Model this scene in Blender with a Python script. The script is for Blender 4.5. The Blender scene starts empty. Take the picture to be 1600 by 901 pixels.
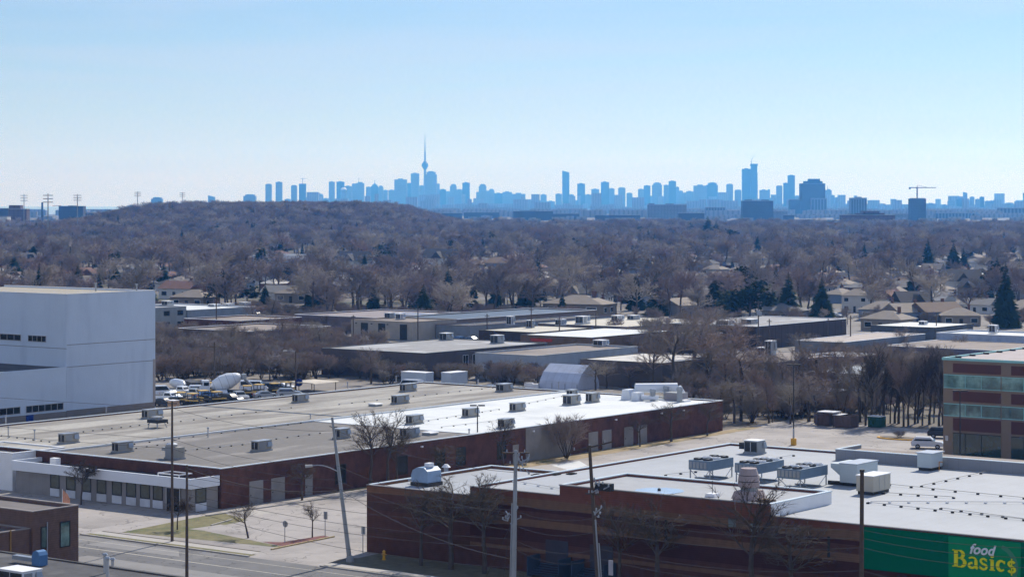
import bpy, math, random
from mathutils import Vector, Matrix
R=math.radians
random.seed(7)
sc=bpy.context.scene
# ------------------------------------------------------------------ camera
F,H,EY=3450.0,35.0,318.0            # focal length (px of a 1600 px wide frame), eye height, horizon row
cam=bpy.data.cameras.new('camera'); camo=bpy.data.objects.new('camera',cam); sc.collection.objects.link(camo)
cam.lens=F/1600*36; cam.sensor_width=36; cam.clip_start=1; cam.clip_end=90000
cam.shift_y=-(450.5-EY)/1600
camo.location=(0,0,H); camo.rotation_euler=(R(90),0,0); sc.camera=camo
# ------------------------------------------------------------------ world, sun
SUN_EL,SUN_AZ=R(42),R(25.5)         # azimuth measured from +Y towards +X
w=bpy.data.worlds.new('World'); sc.world=w; w.use_nodes=True
nt=w.node_tree; nt.nodes.clear()
def N(nt,t,**k):
    n=nt.nodes.new(t)
    for a,b in k.items(): setattr(n,a,b)
    return n
out=N(nt,'ShaderNodeOutputWorld'); bg=N(nt,'ShaderNodeBackground'); sky=N(nt,'ShaderNodeTexSky')
sky.sky_type='NISHITA'; sky.sun_disc=False; sky.sun_elevation=SUN_EL; sky.sun_rotation=SUN_AZ
sky.altitude=150; sky.air_density=1.0; sky.dust_density=0.0; sky.ozone_density=4.0
tc=N(nt,'ShaderNodeTexCoord'); sep=N(nt,'ShaderNodeSeparateXYZ'); mx=N(nt,'ShaderNodeMath',operation='MAXIMUM'); mx.inputs[1].default_value=0.012
cmb=N(nt,'ShaderNodeCombineXYZ')
L=nt.links.new
L(tc.outputs['Generated'],sep.inputs[0]); L(sep.outputs[0],cmb.inputs[0]); L(sep.outputs[1],cmb.inputs[1]); L(sep.outputs[2],mx.inputs[0]); L(mx.outputs[0],cmb.inputs[2]); L(cmb.outputs[0],sky.inputs[0])
# thin cirrus streaks: stretched noise over the sky direction
mp=N(nt,'ShaderNodeMapping'); mp.inputs['Scale'].default_value=(3,3,42); mp.inputs['Rotation'].default_value=(0,R(3),0)
nz=N(nt,'ShaderNodeTexNoise'); nz.inputs['Scale'].default_value=1.6; nz.inputs['Detail'].default_value=6; nz.inputs['Distortion'].default_value=.6
cr=N(nt,'ShaderNodeValToRGB'); cr.color_ramp.elements[0].position=.43; cr.color_ramp.elements[1].position=.85; cr.color_ramp.elements[1].color=(.55,.55,.55,1)
mixc=N(nt,'ShaderNodeMixRGB'); mixc.inputs[2].default_value=(8,8.6,9.2,1)
L(tc.outputs['Generated'],mp.inputs[0]); L(mp.outputs[0],nz.inputs[0]); L(nz.outputs[0],cr.inputs[0])
# brighter fill added to the unseen sky behind the camera, lifting shaded walls
back_fill=N(nt,'ShaderNodeMapRange'); back_fill.inputs[1].default_value=.1; back_fill.inputs[2].default_value=-.5; back_fill.inputs[3].default_value=0; back_fill.inputs[4].default_value=.6
mxv=N(nt,'ShaderNodeMath',operation='MAXIMUM'); L(sep.outputs[1],back_fill.inputs[0]); L(back_fill.outputs[0],mxv.inputs[0]); L(cr.outputs[0],mxv.inputs[1])
L(mxv.outputs[0],mixc.inputs[0]); L(sky.outputs[0],mixc.inputs[1])
tint=N(nt,'ShaderNodeMixRGB',blend_type='MULTIPLY'); tint.inputs[0].default_value=1; tint.inputs[2].default_value=(.81,.835,.985,1)
L(mixc.outputs[0],tint.inputs[1]); L(tint.outputs[0],bg.inputs[0]); bg.inputs[1].default_value=.09
L(bg.outputs[0],out.inputs[0])
sl=bpy.data.lights.new('sun','SUN'); sl.energy=4.7; sl.angle=R(.5); sl.color=(1,.95,.88)
so=bpy.data.objects.new('sun',sl); sc.collection.objects.link(so)
sd=Vector((math.sin(SUN_AZ)*math.cos(SUN_EL),math.cos(SUN_AZ)*math.cos(SUN_EL),math.sin(SUN_EL)))
so.rotation_euler=sd.to_track_quat('Z','Y').to_euler(); so.location=(0,0,300)
vs=sc.view_settings; vs.view_transform='Standard'; vs.look='None'; vs.exposure=0.07; vs.gamma=1; vs.use_curve_mapping=False
cy=sc.cycles; cy.max_bounces=6; cy.diffuse_bounces=3; cy.glossy_bounces=2; cy.transmission_bounces=2; cy.volume_bounces=3; cy.transparent_max_bounces=8
cy.use_denoising=True; cy.denoising_prefilter='FAST'; cy.denoising_input_passes='RGB_ALBEDO_NORMAL'; cy.use_adaptive_sampling=False; cy.caustics_reflective=False; cy.caustics_refractive=False
# ------------------------------------------------------------------ frame of the street grid: u = away from camera, v = right and towards camera
TH=-math.atan2(.601,.799)
def XY(u,v): return (.601*u+.799*v,.799*u-.601*v)
def gp(px,py,z=0.0):
    Y=(H-z)*F/(py-EY); X=(px-800)/F*Y
    return X,Y
def gu(px,py,z=0.0):
    X,Y=gp(px,py,z); return (.601*X+.799*Y,.799*X-.601*Y)
HX,HY=-255.0,2330.0
def terr(x,y):
    ex=max(0,abs(x-HX)-(100 if x<HX else 105))/(62.0 if x<HX else 72.0)
    s=math.exp(-ex*ex*1.4)
    t=(y-1700)/560.0; t=max(0,min(1,t)); t=t*t*(3-2*t)
    b=max(0,(y-2550)/700.0); b=math.exp(-b*b)
    return 21.5*s*t*b
# ------------------------------------------------------------------ materials
MT={}
def mat(name,c,rough=.85,var=.18,scale=.5,metal=0,c2=None,c2s=None,c2pos=(.5,.65),seam=None,spec=.3,emit=None,streak=None,rnd=None,bump=0,cracks=0):
    """procedural material: base colour broken by two octaves of noise, optional second colour in patches, optional seam lines"""
    if name in MT: return MT[name]
    m=bpy.data.materials.new(name); m.use_nodes=True; nt=m.node_tree; L=nt.links.new
    b=nt.nodes['Principled BSDF']; b.inputs['Roughness'].default_value=rough; b.inputs['Metallic'].default_value=metal
    b.inputs['Specular IOR Level'].default_value=spec
    tc=N(nt,'ShaderNodeTexCoord'); geo=N(nt,'ShaderNodeNewGeometry')
    src=tc.outputs['Object']
    n1=N(nt,'ShaderNodeTexNoise'); n1.inputs['Scale'].default_value=scale; n1.inputs['Detail'].default_value=8; n1.inputs['Roughness'].default_value=.65
    L(src,n1.inputs[0])
    mr=N(nt,'ShaderNodeMapRange'); mr.inputs[1].default_value=.3; mr.inputs[2].default_value=.7; mr.inputs[3].default_value=1-var; mr.inputs[4].default_value=1+var
    L(n1.outputs[0],mr.inputs[0])
    col=None
    base=N(nt,'ShaderNodeRGB'); base.outputs[0].default_value=(*c,1); col=base.outputs[0]
    if rnd:
        oi=N(nt,'ShaderNodeObjectInfo'); rp=N(nt,'ShaderNodeValToRGB'); el=rp.color_ramp.elements
        el[0].color=(*rnd[0],1); el[1].color=(*rnd[-1],1)
        for i,cc in enumerate(rnd[1:-1]):
            e=el.new((i+1)/(len(rnd)-1)); e.color=(*cc,1)
        L(oi.outputs['Random'],rp.inputs[0]); col=rp.outputs[0]
    if c2:
        n2=N(nt,'ShaderNodeTexNoise'); n2.inputs['Scale'].default_value=c2s or scale*.3; n2.inputs['Detail'].default_value=6
        if streak:
            mp=N(nt,'ShaderNodeMapping'); mp.inputs['Scale'].default_value=streak; L(src,mp.inputs[0]); L(mp.outputs[0],n2.inputs[0])
        else: L(src,n2.inputs[0])
        r2=N(nt,'ShaderNodeMapRange'); r2.inputs[1].default_value=c2pos[0]; r2.inputs[2].default_value=c2pos[1]; L(n2.outputs[0],r2.inputs[0])
        mx=N(nt,'ShaderNodeMixRGB'); L(r2.outputs[0],mx.inputs[0]); L(col,mx.inputs[1]); mx.inputs[2].default_value=(*c2,1); col=mx.outputs[0]
    if cracks:
        vo=N(nt,'ShaderNodeTexVoronoi',feature='DISTANCE_TO_EDGE'); vo.inputs['Scale'].default_value=cracks; nd=N(nt,'ShaderNodeTexNoise'); nd.inputs['Scale'].default_value=cracks*4
        ad=N(nt,'ShaderNodeVectorMath',operation='MULTIPLY_ADD'); ad.inputs[1].default_value=(2.2/cracks*.2,)*3; L(src,nd.inputs[0]); L(nd.outputs['Color'],ad.inputs[0]); L(src,ad.inputs[2]); L(ad.outputs[0],vo.inputs[0])
        lt=N(nt,'ShaderNodeMath',operation='LESS_THAN'); lt.inputs[1].default_value=.07*cracks; L(vo.outputs[0],lt.inputs[0]); ml=N(nt,'ShaderNodeMath',operation='MULTIPLY'); ml.inputs[1].default_value=.55; L(lt.outputs[0],ml.inputs[0])
        mx=N(nt,'ShaderNodeMixRGB'); L(ml.outputs[0],mx.inputs[0]); L(col,mx.inputs[1]); mx.inputs[2].default_value=(c[0]*.3,c[1]*.3,c[2]*.3,1); col=mx.outputs[0]
    if seam:   # (axis, pitch, width fraction, darkness)
        sp=N(nt,'ShaderNodeSeparateXYZ'); L(src,sp.inputs[0])
        for (ax,pitch,wd,dk) in seam:
            dv=N(nt,'ShaderNodeMath',operation='DIVIDE'); dv.inputs[1].default_value=pitch; L(sp.outputs[ax],dv.inputs[0])
            fr=N(nt,'ShaderNodeMath',operation='FRACT'); L(dv.outputs[0],fr.inputs[0])
            lt=N(nt,'ShaderNodeMath',operation='LESS_THAN'); lt.inputs[1].default_value=wd; L(fr.outputs[0],lt.inputs[0])
            ml=N(nt,'ShaderNodeMath',operation='MULTIPLY'); ml.inputs[1].default_value=dk; L(lt.outputs[0],ml.inputs[0])
            mx=N(nt,'ShaderNodeMixRGB'); L(ml.outputs[0],mx.inputs[0]); L(col,mx.inputs[1]); mx.inputs[2].default_value=(c[0]*.35,c[1]*.35,c[2]*.35,1); col=mx.outputs[0]
    vm=N(nt,'ShaderNodeVectorMath',operation='SCALE'); L(col,vm.inputs[0]); L(mr.outputs[0],vm.inputs['Scale'])
    L(vm.outputs[0],b.inputs['Base Color'])
    if bump:
        bp=N(nt,'ShaderNodeBump'); bp.inputs['Strength'].default_value=bump; bp.inputs['Distance'].default_value=.05; L(n1.outputs[0],bp.inputs['Height']); L(bp.outputs[0],b.inputs['Normal'])
    m.diffuse_color=(*c,1); MT[name]=m; return m
def bands(name,stops,top,var=.14,rough=.85):
    """wall whose colour changes with height (painted block courses); stops=[(z,color)...] ascending"""
    m=bpy.data.materials.new(name); m.use_nodes=True; nt=m.node_tree; L=nt.links.new; b=nt.nodes['Principled BSDF']; b.inputs['Roughness'].default_value=rough
    b.inputs['Specular IOR Level'].default_value=.2
    tc=N(nt,'ShaderNodeTexCoord'); sp=N(nt,'ShaderNodeSeparateXYZ'); L(tc.outputs['Object'],sp.inputs[0])
    dv=N(nt,'ShaderNodeMath',operation='DIVIDE'); dv.inputs[1].default_value=top; L(sp.outputs[2],dv.inputs[0])
    cr=N(nt,'ShaderNodeValToRGB'); cr.color_ramp.interpolation='CONSTANT'; el=cr.color_ramp.elements
    el[0].position=0; el[0].color=(*stops[0][1],1); el[1].position=stops[1][0]/top; el[1].color=(*stops[1][1],1)
    for z,c in stops[2:]:
        e=el.new(min(.999,z/top)); e.color=(*c,1)
    L(dv.outputs[0],cr.inputs[0])
    br=N(nt,'ShaderNodeTexNoise'); br.inputs['Scale'].default_value=.9; br.inputs['Detail'].default_value=9; mp=N(nt,'ShaderNodeMapping'); mp.inputs['Scale'].default_value=(1.6,1.6,1.6)
    L(tc.outputs['Object'],mp.inputs[0]); L(mp.outputs[0],br.inputs[0])
    mr=N(nt,'ShaderNodeMapRange'); mr.inputs[1].default_value=.3; mr.inputs[2].default_value=.7; mr.inputs[3].default_value=1-var; mr.inputs[4].default_value=1+var; L(br.outputs[0],mr.inputs[0])
    # courses
    d2=N(nt,'ShaderNodeMath',operation='DIVIDE'); d2.inputs[1].default_value=.2; L(sp.outputs[2],d2.inputs[0]); fr=N(nt,'ShaderNodeMath',operation='FRACT'); L(d2.outputs[0],fr.inputs[0])
    lt=N(nt,'ShaderNodeMath',operation='LESS_THAN'); lt.inputs[1].default_value=.12; L(fr.outputs[0],lt.inputs[0])
    ml=N(nt,'ShaderNodeMath',operation='MULTIPLY_ADD'); ml.inputs[1].default_value=-.25; ml.inputs[2].default_value=1; L(lt.outputs[0],ml.inputs[0])
    mm=N(nt,'ShaderNodeMath',operation='MULTIPLY'); L(ml.outputs[0],mm.inputs[0]); L(mr.outputs[0],mm.inputs[1])
    vm=N(nt,'ShaderNodeVectorMath',operation='SCALE'); L(cr.outputs[0],vm.inputs[0]); L(mm.outputs[0],vm.inputs['Scale']); L(vm.outputs[0],b.inputs['Base Color'])
    MT[name]=m; return m
BRICK=[(2,.0,.0,0)]
M=dict(
 brick=mat('red_brick',(.125,.056,.045),var=.3,scale=1.2,c2=(.08,.036,.032),c2s=.25,seam=[(2,.2,.14,.35)]),
 brick2=mat('brown_brick',(.18,.115,.095),var=.2,scale=1.5,seam=[(2,.22,.14,.4),(0,.8,.05,.2)]),
 white=mat('white_paint',(.82,.83,.85),var=.06,scale=.6,rough=.5),
 cream=mat('cream_metal',(.36,.34,.30),var=.08,rough=.5),
 greym=mat('grey_metal',(.30,.32,.34),var=.12,rough=.5),
 galv=mat('galvanised_metal',(.36,.39,.43),var=.15,rough=.4,metal=.4),
 dark=mat('dark_metal',(.035,.036,.04),var=.2,rough=.6),
 glass=mat('window_glass',(.012,.016,.02),var=.3,scale=.8,rough=.2,spec=.25),
 glassg=mat('green_window_glass',(.04,.10,.10),var=.7,scale=.5,rough=.06,spec=.9,c2=(.20,.34,.31),c2s=.22,c2pos=(.42,.62)),  # pale second colour paints reflections into the panes
 aglass=mat('reflection_toned_glass',(.10,.105,.085),var=.3,scale=1.5,rough=.25,spec=.4),  # grey-brown reflection put into the glass colour
 frame=mat('window_frame',(.5,.5,.5),var=.05),
 gravel=mat('light_gravel_roof',(.40,.385,.345),var=.14,scale=1.5,c2=(.20,.185,.165),c2s=1.0,streak=(.3,.05,1),c2pos=(.38,.64),seam=[(0,5.1,.018,.45)]),
 gravelb=mat('brown_gravel_roof',(.17,.16,.15),var=.14,scale=1.5,c2=(.30,.285,.27),c2s=1,streak=(.3,.05,1),c2pos=(.5,.75),seam=[(0,5.1,.015,.4)]),
 membrane=mat('white_roof_membrane',(.66,.69,.69),var=.06,scale=.4,c2=(.50,.53,.55),c2s=.13,c2pos=(.52,.8),rough=.7,seam=[(0,3.2,.012,.12)]),
 grmem=mat('grey_roof_membrane',(.36,.385,.415),var=.05,scale=.5,c2=(.30,.325,.345),c2s=.1,c2pos=(.5,.75),rough=.7,seam=[(0,2.0,.025,.22)]),
 tar=mat('dark_tar_roof',(.075,.075,.08),var=.25,scale=.8,c2=(.12,.12,.12),c2s=.25),
 greyroof=mat('grey_flat_roof',(.30,.30,.30),var=.14,scale=.5,c2=(.4,.41,.42),c2s=.08,c2pos=(.55,.62)),
 brownroof=mat('brown_flat_roof',(.27,.23,.20),var=.14,scale=.5,c2=(.2,.17,.15),c2s=.1),
 asphalt=mat('asphalt',(.145,.145,.148),var=.12,scale=.3,c2=(.21,.205,.20),c2s=.07,streak=(1,.2,1),cracks=.14),
 lot=mat('pale_parking_asphalt',(.37,.345,.325),var=.10,scale=.6,c2=(.27,.25,.235),c2s=.09,c2pos=(.45,.65),cracks=.11),
 conc=mat('concrete',(.42,.40,.37),var=.10,scale=.8),
 grass=mat('dormant_grass',(.17,.155,.075),var=.3,scale=1.2,c2=(.10,.115,.045),c2s=.25),
 ground=mat('bare_ground',(.13,.11,.09),var=.35,scale=.05,c2=(.09,.09,.055),c2s=.012),
 yellow=mat('yellow_paint',(.65,.36,.05),var=.1),
 wood=mat('weathered_pole_wood',(.10,.075,.06),var=.2,scale=3,streak=(1,1,.1)),
 wire=mat('wire',(.05,.05,.055),var=.05),
 bark=mat('bark',(.085,.068,.06),var=.3,scale=2),
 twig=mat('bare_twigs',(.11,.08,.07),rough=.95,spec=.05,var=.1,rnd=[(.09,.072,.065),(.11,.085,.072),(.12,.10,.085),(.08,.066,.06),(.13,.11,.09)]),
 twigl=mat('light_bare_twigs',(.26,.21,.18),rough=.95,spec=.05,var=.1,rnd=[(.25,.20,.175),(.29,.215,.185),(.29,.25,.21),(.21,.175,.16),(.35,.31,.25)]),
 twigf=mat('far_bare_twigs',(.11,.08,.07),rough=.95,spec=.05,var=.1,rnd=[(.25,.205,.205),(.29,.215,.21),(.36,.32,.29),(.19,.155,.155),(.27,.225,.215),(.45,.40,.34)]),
 needle=mat('conifer_needles',(.022,.04,.02),rough=.9,spec=.1,var=.35,scale=.8,rnd=[(.015,.028,.016),(.028,.045,.02),(.02,.034,.02)]),
 green=mat('sign_green',(.0,.145,.078),rough=.75,spec=.08,var=.04),
 green2=mat('logo_panel_green',(.01,.27,.115),rough=.75,spec=.08,var=.04),
 lettery=mat('letter_yellow',(.85,.78,.02),rough=.4,var=.02),
 letterw=mat('letter_white',(.8,.82,.85),rough=.4,var=.02),
 bluem=mat('blue_painted_metal',(.10,.22,.42),rough=.4,var=.1),
 lblue=mat('pale_blue_wall',(.44,.50,.58),var=.08),
 beige=mat('beige_wall',(.40,.36,.31),var=.1),
 tan=mat('tan_cladding',(.23,.17,.125),var=.08),
 maroon=mat('maroon_panel',(.10,.040,.034),var=.08),
 rubber=mat('tyre_rubber',(.02,.02,.02)),
 red=mat('red_paint',(.45,.06,.04)),
 black=mat('black_block',(.02,.02,.022)),
 teal=mat('teal_trim',(.25,.52,.52),var=.05,rough=.4),
 pinkst=mat('dusty_pink_metal',(.40,.33,.33),var=.08),
 green3=mat('dark_green_steel',(.02,.08,.055),var=.1),
)
# ------------------------------------------------------------------ mesh builder
class MB:
    def __init__(s): s.v=[];s.f=[];s.m=[]
    def quad(s,pts,mi=0):
        i=len(s.v); s.v+=[tuple(p) for p in pts]; s.f.append(tuple(range(i,i+len(pts)))); s.m.append(mi); return s
    def box(s,x0,x1,y0,y1,z0,z1,mi=0,tx=0,ty=0):
        i=len(s.v)
        s.v+=[(x0,y0,z0),(x1,y0,z0),(x1,y1,z0),(x0,y1,z0),(x0+tx,y0+ty,z1),(x1-tx,y0+ty,z1),(x1-tx,y1-ty,z1),(x0+tx,y1-ty,z1)]
        for f in ((0,3,2,1),(4,5,6,7),(0,1,5,4),(1,2,6,5),(2,3,7,6),(3,0,4,7)): s.f.append(tuple(i+k for k in f)); s.m.append(mi)
        return s
    def prism(s,poly,z0,z1,mi=0):
        i=len(s.v); n=len(poly)
        s.v+=[(x,y,z0) for x,y in poly]+[(x,y,z1) for x,y in poly]
        s.f.append(tuple(i+k for k in reversed(range(n)))); s.f.append(tuple(i+n+k for k in range(n))); s.m+=[mi,mi]
        for k in range(n):
            k2=(k+1)%n; s.f.append((i+k,i+k2,i+n+k2,i+n+k)); s.m.append(mi)
        return s
    def tube(s,a,b,r0,r1=None,n=6,mi=0,caps=True):
        r1=r0 if r1 is None else r1
        a=Vector(a);b=Vector(b);d=(b-a)
        if d.length<1e-6: return s
        d.normalize(); t=Vector((0,0,1)) if abs(d.z)<.9 else Vector((1,0,0)); x=d.cross(t).normalized(); y=d.cross(x)
        i=len(s.v)
        for p,r in((a,r0),(b,r1)):
            for k in range(n):
                an=2*math.pi*k/n; q=p+x*(r*math.cos(an))+y*(r*math.sin(an)); s.v.append((q.x,q.y,q.z))
        for k in range(n):
            k2=(k+1)%n; s.f.append((i+k,i+k2,i+n+k2,i+n+k)); s.m.append(mi)
        if caps: s.f.append(tuple(i+k for k in reversed(range(n)))); s.f.append(tuple(i+n+k for k in range(n))); s.m+=[mi,mi]
        return s
    def twig(s,a,d,L,r,x):
        y=d.cross(x); i=len(s.v)
        for k in range(3):
            an=2.094*k; q=a+x*(r*math.cos(an))+y*(r*math.sin(an)); s.v.append((q.x,q.y,q.z))
        e=a+d*L; s.v.append((e.x,e.y,e.z))
        s.f+=[(i,i+1,i+3),(i+1,i+2,i+3),(i+2,i,i+3)]; s.m+=[0,0,0]
    def lathe(s,prof,n=16,cx=0,cy=0,mi=0):
        i=len(s.v)
        for r,z in prof:
            for k in range(n):
                a=2*math.pi*k/n; s.v.append((cx+r*math.cos(a),cy+r*math.sin(a),z))
        for j in range(len(prof)-1):
            for k in range(n):
                k2=(k+1)%n; s.f.append((i+j*n+k,i+j*n+k2,i+(j+1)*n+k2,i+(j+1)*n+k)); s.m.append(mi)
        s.f.append(tuple(i+k for k in reversed(range(n)))); s.f.append(tuple(i+(len(prof)-1)*n+k for k in range(n))); s.m+=[mi,mi]
        return s
    def mesh(s,name,mats):
        me=bpy.data.meshes.new(name); me.from_pydata(s.v,[],s.f)
        mats=mats if isinstance(mats,(list,tuple)) else [mats]
        for m in mats: me.materials.append(m)
        if len(mats)>1: me.polygons.foreach_set('material_index',s.m)
        me.update(); return me
def link(o): sc.collection.objects.link(o); return o
def obj(name,mb,mats,parent=None,loc=None,rz=None):
    o=bpy.data.objects.new(name,mb if isinstance(mb,bpy.types.Mesh) else mb.mesh(name,mats)); link(o)
    if parent: o.parent=parent
    if loc is not None: o.location=loc
    if rz is not None: o.rotation_euler=(0,0,rz)
    return o
def tag(o,label,cat,group=None,kind=None):
    if label: o['label']=label
    if cat: o['category']=cat
    if group: o['group']=group
    if kind: o['kind']=kind
    return o
def thing(name,label,cat,x,y,z=0,rz=TH,group=None):
    o=bpy.data.objects.new(name,None); link(o); o.location=(x,y,z); o.rotation_euler=(0,0,rz); o.empty_display_size=.5
    return tag(o,label,cat,group)
def gthing(name,label,cat,u,v,z=0,rz=0,group=None):
    x,y=XY(u,v); return thing(name,label,cat,x,y,z,TH+rz,group)
def copytree(o,parent=None):
    c=o.copy(); link(c)
    if parent: c.parent=parent; c.matrix_parent_inverse=Matrix()
    for ch in list(o.children): copytree(ch,c)
    return c
def struct(name,mb,m,kind='structure',label=None):
    o=obj(name,mb,m); o['kind']=kind
    if label: o['label']=label
    return o
def sheet(name,pts,z,m,label=None):     # flat polygon given in world XY
    mb=MB(); cx=sum(p[0] for p in pts)/len(pts); cyy=sum(p[1] for p in pts)/len(pts)
    mb.quad([(p[0]-cx,p[1]-cyy,0) for p in pts]); o=struct(name,mb,m,label=label); o.location=(cx,cyy,z)
    # keep the normal up
    me=o.data
    if me.polygons[0].normal.z<0: me.flip_normals()
    return o
def usheet(name,uvs,z,m,label=None):
    # local axes follow the grid so seams line up
    cu=sum(p[0] for p in uvs)/len(uvs); cv=sum(p[1] for p in uvs)/len(uvs)
    mb=MB(); mb.quad([(p[1]-cv,p[0]-cu,0) for p in uvs]); o=struct(name,mb,m,label=label); x,y=XY(cu,cv); o.location=(x,y,z); o.rotation_euler=(0,0,TH)
    if o.data.polygons[0].normal.z<0: o.data.flip_normals()
    return o
# ------------------------------------------------------------------ ground, lake, roads
xs=[-13000,-8000,-4500,-2500,-1500]+[-1000+25*i for i in range(81)]+[1500,2500,4500,8000,13000]
ys=[-600,0,500,1000,1400]+[1600+30*i for i in range(80)]+[4400,5200,6500,8000,11000,15000,20000,25200]
mb=MB(); nx=len(xs)
for y in ys:
    for x in xs: mb.v.append((x,y,terr(x,y)-.02))
for j in range(len(ys)-1):
    for i in range(nx-1):
        a=j*nx+i; mb.f.append((a,a+1,a+nx+1,a+nx)); mb.m.append(0)
g=struct('ground',mb,M['ground']); g.data.shade_smooth()
lake=mat('lake_water',(.03,.06,.09),rough=.12,var=.05,scale=.002,spec=.6)
sheet('water',[(-12900,7000),(-880,7000),(-2950,25100),(-12900,25100)],.5,lake,'pale blue lake along the left horizon')
Z=.004
# main road at bottom left (along v), curbs, verge, sidewalk
usheet('road',[(146.4,-420),(159.2,-420),(159.2,140),(146.4,140)],Z,M['asphalt'])
mk=mat('worn_road_paint',(.50,.47,.40),var=.25,scale=2)
usheet('road_line',[(153.55,-420),(153.75,-420),(153.75,140),(153.55,140)],2*Z,mk)
usheet('road_line',[(157.1,-420),(157.22,-420),(157.22,140),(157.1,140)],2*Z,mk)
pch=mat('asphalt_patch',(.24,.235,.23),var=.1)
usheet('road_patch',[(155.0,-171.5),(158.6,-171.5),(158.0,-161),(155.2,-158)],1.6*Z,pch)
usheet('road_patch',[(147.5,-166),(150.4,-166),(150.4,-141),(147.5,-143)],1.6*Z,pch)
def curb(name,u0,v0,v1,m=M['conc'],w_=.22,hh=.13):
    mb=MB(); mb.box(0,v1-v0,0,w_,0,hh); o=struct(name,mb,m); x,y=XY(u0,v0); o.location=(x,y,0); o.rotation_euler=(0,0,TH); return o
curb('kerb',159.2,-420,-181); curb('kerb',159.2,-177,-152.5)
curb('kerb',146.18,-420,140); curb('kerb',159.2,-143,140)
usheet('driveway',[(146.4+12.8,-181),(162.6,-181),(162.6,-177),(159.2,-177)],1.5*Z,M['lot'])
usheet('driveway',[(159.2,-152.5),(164,-154.5),(164,-144.5),(159.2,-143)],1.5*Z,M['lot'])
usheet('verge',[(159.42,-420),(160.7,-420),(160.7,-181),(159.42,-181)],2*Z,M['grass'])
usheet('verge',[(159.42,-177),(160.7,-177),(160.7,-152.8),(159.42,-152.8)],2*Z,M['grass'])
usheet('sidewalk',[(160.7,-420),(162.2,-420),(162.2,-181),(160.7,-181)],3*Z,M['conc'])
usheet('sidewalk',[(160.7,-177),(162.2,-177),(162.2,-153.4),(160.7,-153.4)],3*Z,M['conc'])
usheet('sidewalk',[(160.2,-143.5),(161.6,-143.5),(161.6,60),(160.2,60)],3*Z,M['conc'])
usheet('verge',[(159.42,-143),(168.8,-143.6),(168.8,60),(159.42,60)],2*Z,mat('dry_lawn',(.15,.135,.09),var=.3,scale=1))
def gps(*p): return [gp(a,b) for a,b in p]
# pale lots
usheet('parking_lot',[(162.2,-420),(183,-420),(183,-179),(183,-179),(162.2,-179)],Z,M['lot'])
usheet('parking_lot',[(162.6,-179),(312.5,-179),(312.5,-60),(222,-60),(168,-142),(162.6,-145)],1.2*Z,M['lot'])
sheet('lawn',gps((190,831),(345,800),(388,812),(320,826),(320,829),(440,853),(440,855),(330,844)),3*Z,M['grass'],)
sheet('path',gps((296,826),(345,819),(400,830),(390,836)),4*Z,M['lot'])
red_soil=mat('red_mulch',(.16,.06,.055),var=.3,scale=2)
sheet('planting_bed',gps((410,846),(440,846.5),(505,836),(520,839),(442,853)),4*Z,red_soil)
def pxcurb(name,pts,m,wd=.2,hh=.14):
    for a,b in zip(pts[:-1],pts[1:]):
        A=Vector((*gp(*a),0)); B=Vector((*gp(*b),0)); d=(B-A); L_=d.length; mb=MB(); mb.box(0,L_,-wd/2,wd/2,0,hh); o=struct(name,mb,m); o.location=A; o.rotation_euler=(0,0,math.atan2(d.y,d.x))
pxcurb('kerb',[(424,858.5),(443,854.5),(522,838.5)],mat('faded_yellow_kerb',(.45,.36,.20),var=.25,scale=2))
pxcurb('kerb',[(330,821),(362,812)],M['conc']); pxcurb('kerb',[(322,806),(600,766)],M['conc'])
usheet('path',[(181,-178.6),(184,-178.6),(184,-172),(181,-172)],3*Z,M['conc'])
# grassy strip against the warehouse
usheet('verge',[(200,-178.7),(300,-178.7),(300,-176.4),(240,-174.5),(222,-175.6),(200,-178.2)],3*Z,mat('tan_dry_grass',(.30,.23,.13),var=.3,scale=.8,c2=(.16,.15,.07),c2s=.3))
sheet('concrete_pad',gps((862,727),(905,719.5),(918,727),(888,734)),4*Z,mat('glare_concrete',(.62,.63,.62),var=.08))  # concrete patch painted extra white for the glare on the lane
# painted bays, cracks
for k in range(9):
    usheet('bay_line',[(187+k*2.8,-166),(187.1+k*2.8,-166),(187.1+k*2.8,-160.6),(187+k*2.8,-160.6)],2.4*Z,mk)
for k in range(14):
    usheet('bay_line',[(268+k*2.8,-151),(268.1+k*2.8,-151),(268.1+k*2.8,-145.6),(268+k*2.8,-145.6)],2.4*Z,mk)
# industrial pavement beyond
pav=mat('industrial_pavement',(.21,.195,.18),var=.2,scale=.2,c2=(.14,.12,.10),c2s=.04)
usheet('pavement',[(325,-430),(640,-470),(640,-150),(402,-150),(325,-205)],Z,pav)
usheet('yard_ground',[(255,-330),(325,-330),(325,-240),(255,-240)],2*Z,mat('yard_gravel',(.22,.20,.18),var=.2,scale=.3))
usheet('side_street',[(640,-560),(652,-560),(652,-100),(640,-100)],2*Z,M['asphalt'])

# ------------------------------------------------------------------ buildings
def window(parent,face,a,b,z0,z1,U,V,glass='glass',frm=None,mull=0,name='window'):
    """face 'F': the side towards the road (local y=0), a..b along x; face 'R': the side x=V, a..b along y"""
    t=.07; mb=MB(); pm=MB(); wd=.10
    def bx(m,p0,p1,q0,q1,d0,d1):
        if face=='F': m.box(p0,p1,-d1,-d0,q0,q1)
        else: m.box(V+d0,V+d1,p0,p1,q0,q1)
    bx(mb,a,b,z0,z0+wd,.003,t); bx(mb,a,b,z1-wd,z1,.003,t); bx(mb,a,a+wd,z0+wd,z1-wd,.003,t); bx(mb,b-wd,b,z0+wd,z1-wd,.003,t)
    for k in range(mull):
        c=a+(b-a)*(k+1)/(mull+1); bx(mb,c-.04,c+.04,z0+wd,z1-wd,.003,t)
    fo=obj(name,mb,frm or M['frame'],parent)
    bx(pm,a+wd,b-wd,z0+wd,z1-wd,.003,.03); obj('pane',pm,M[glass],fo); return fo
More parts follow.
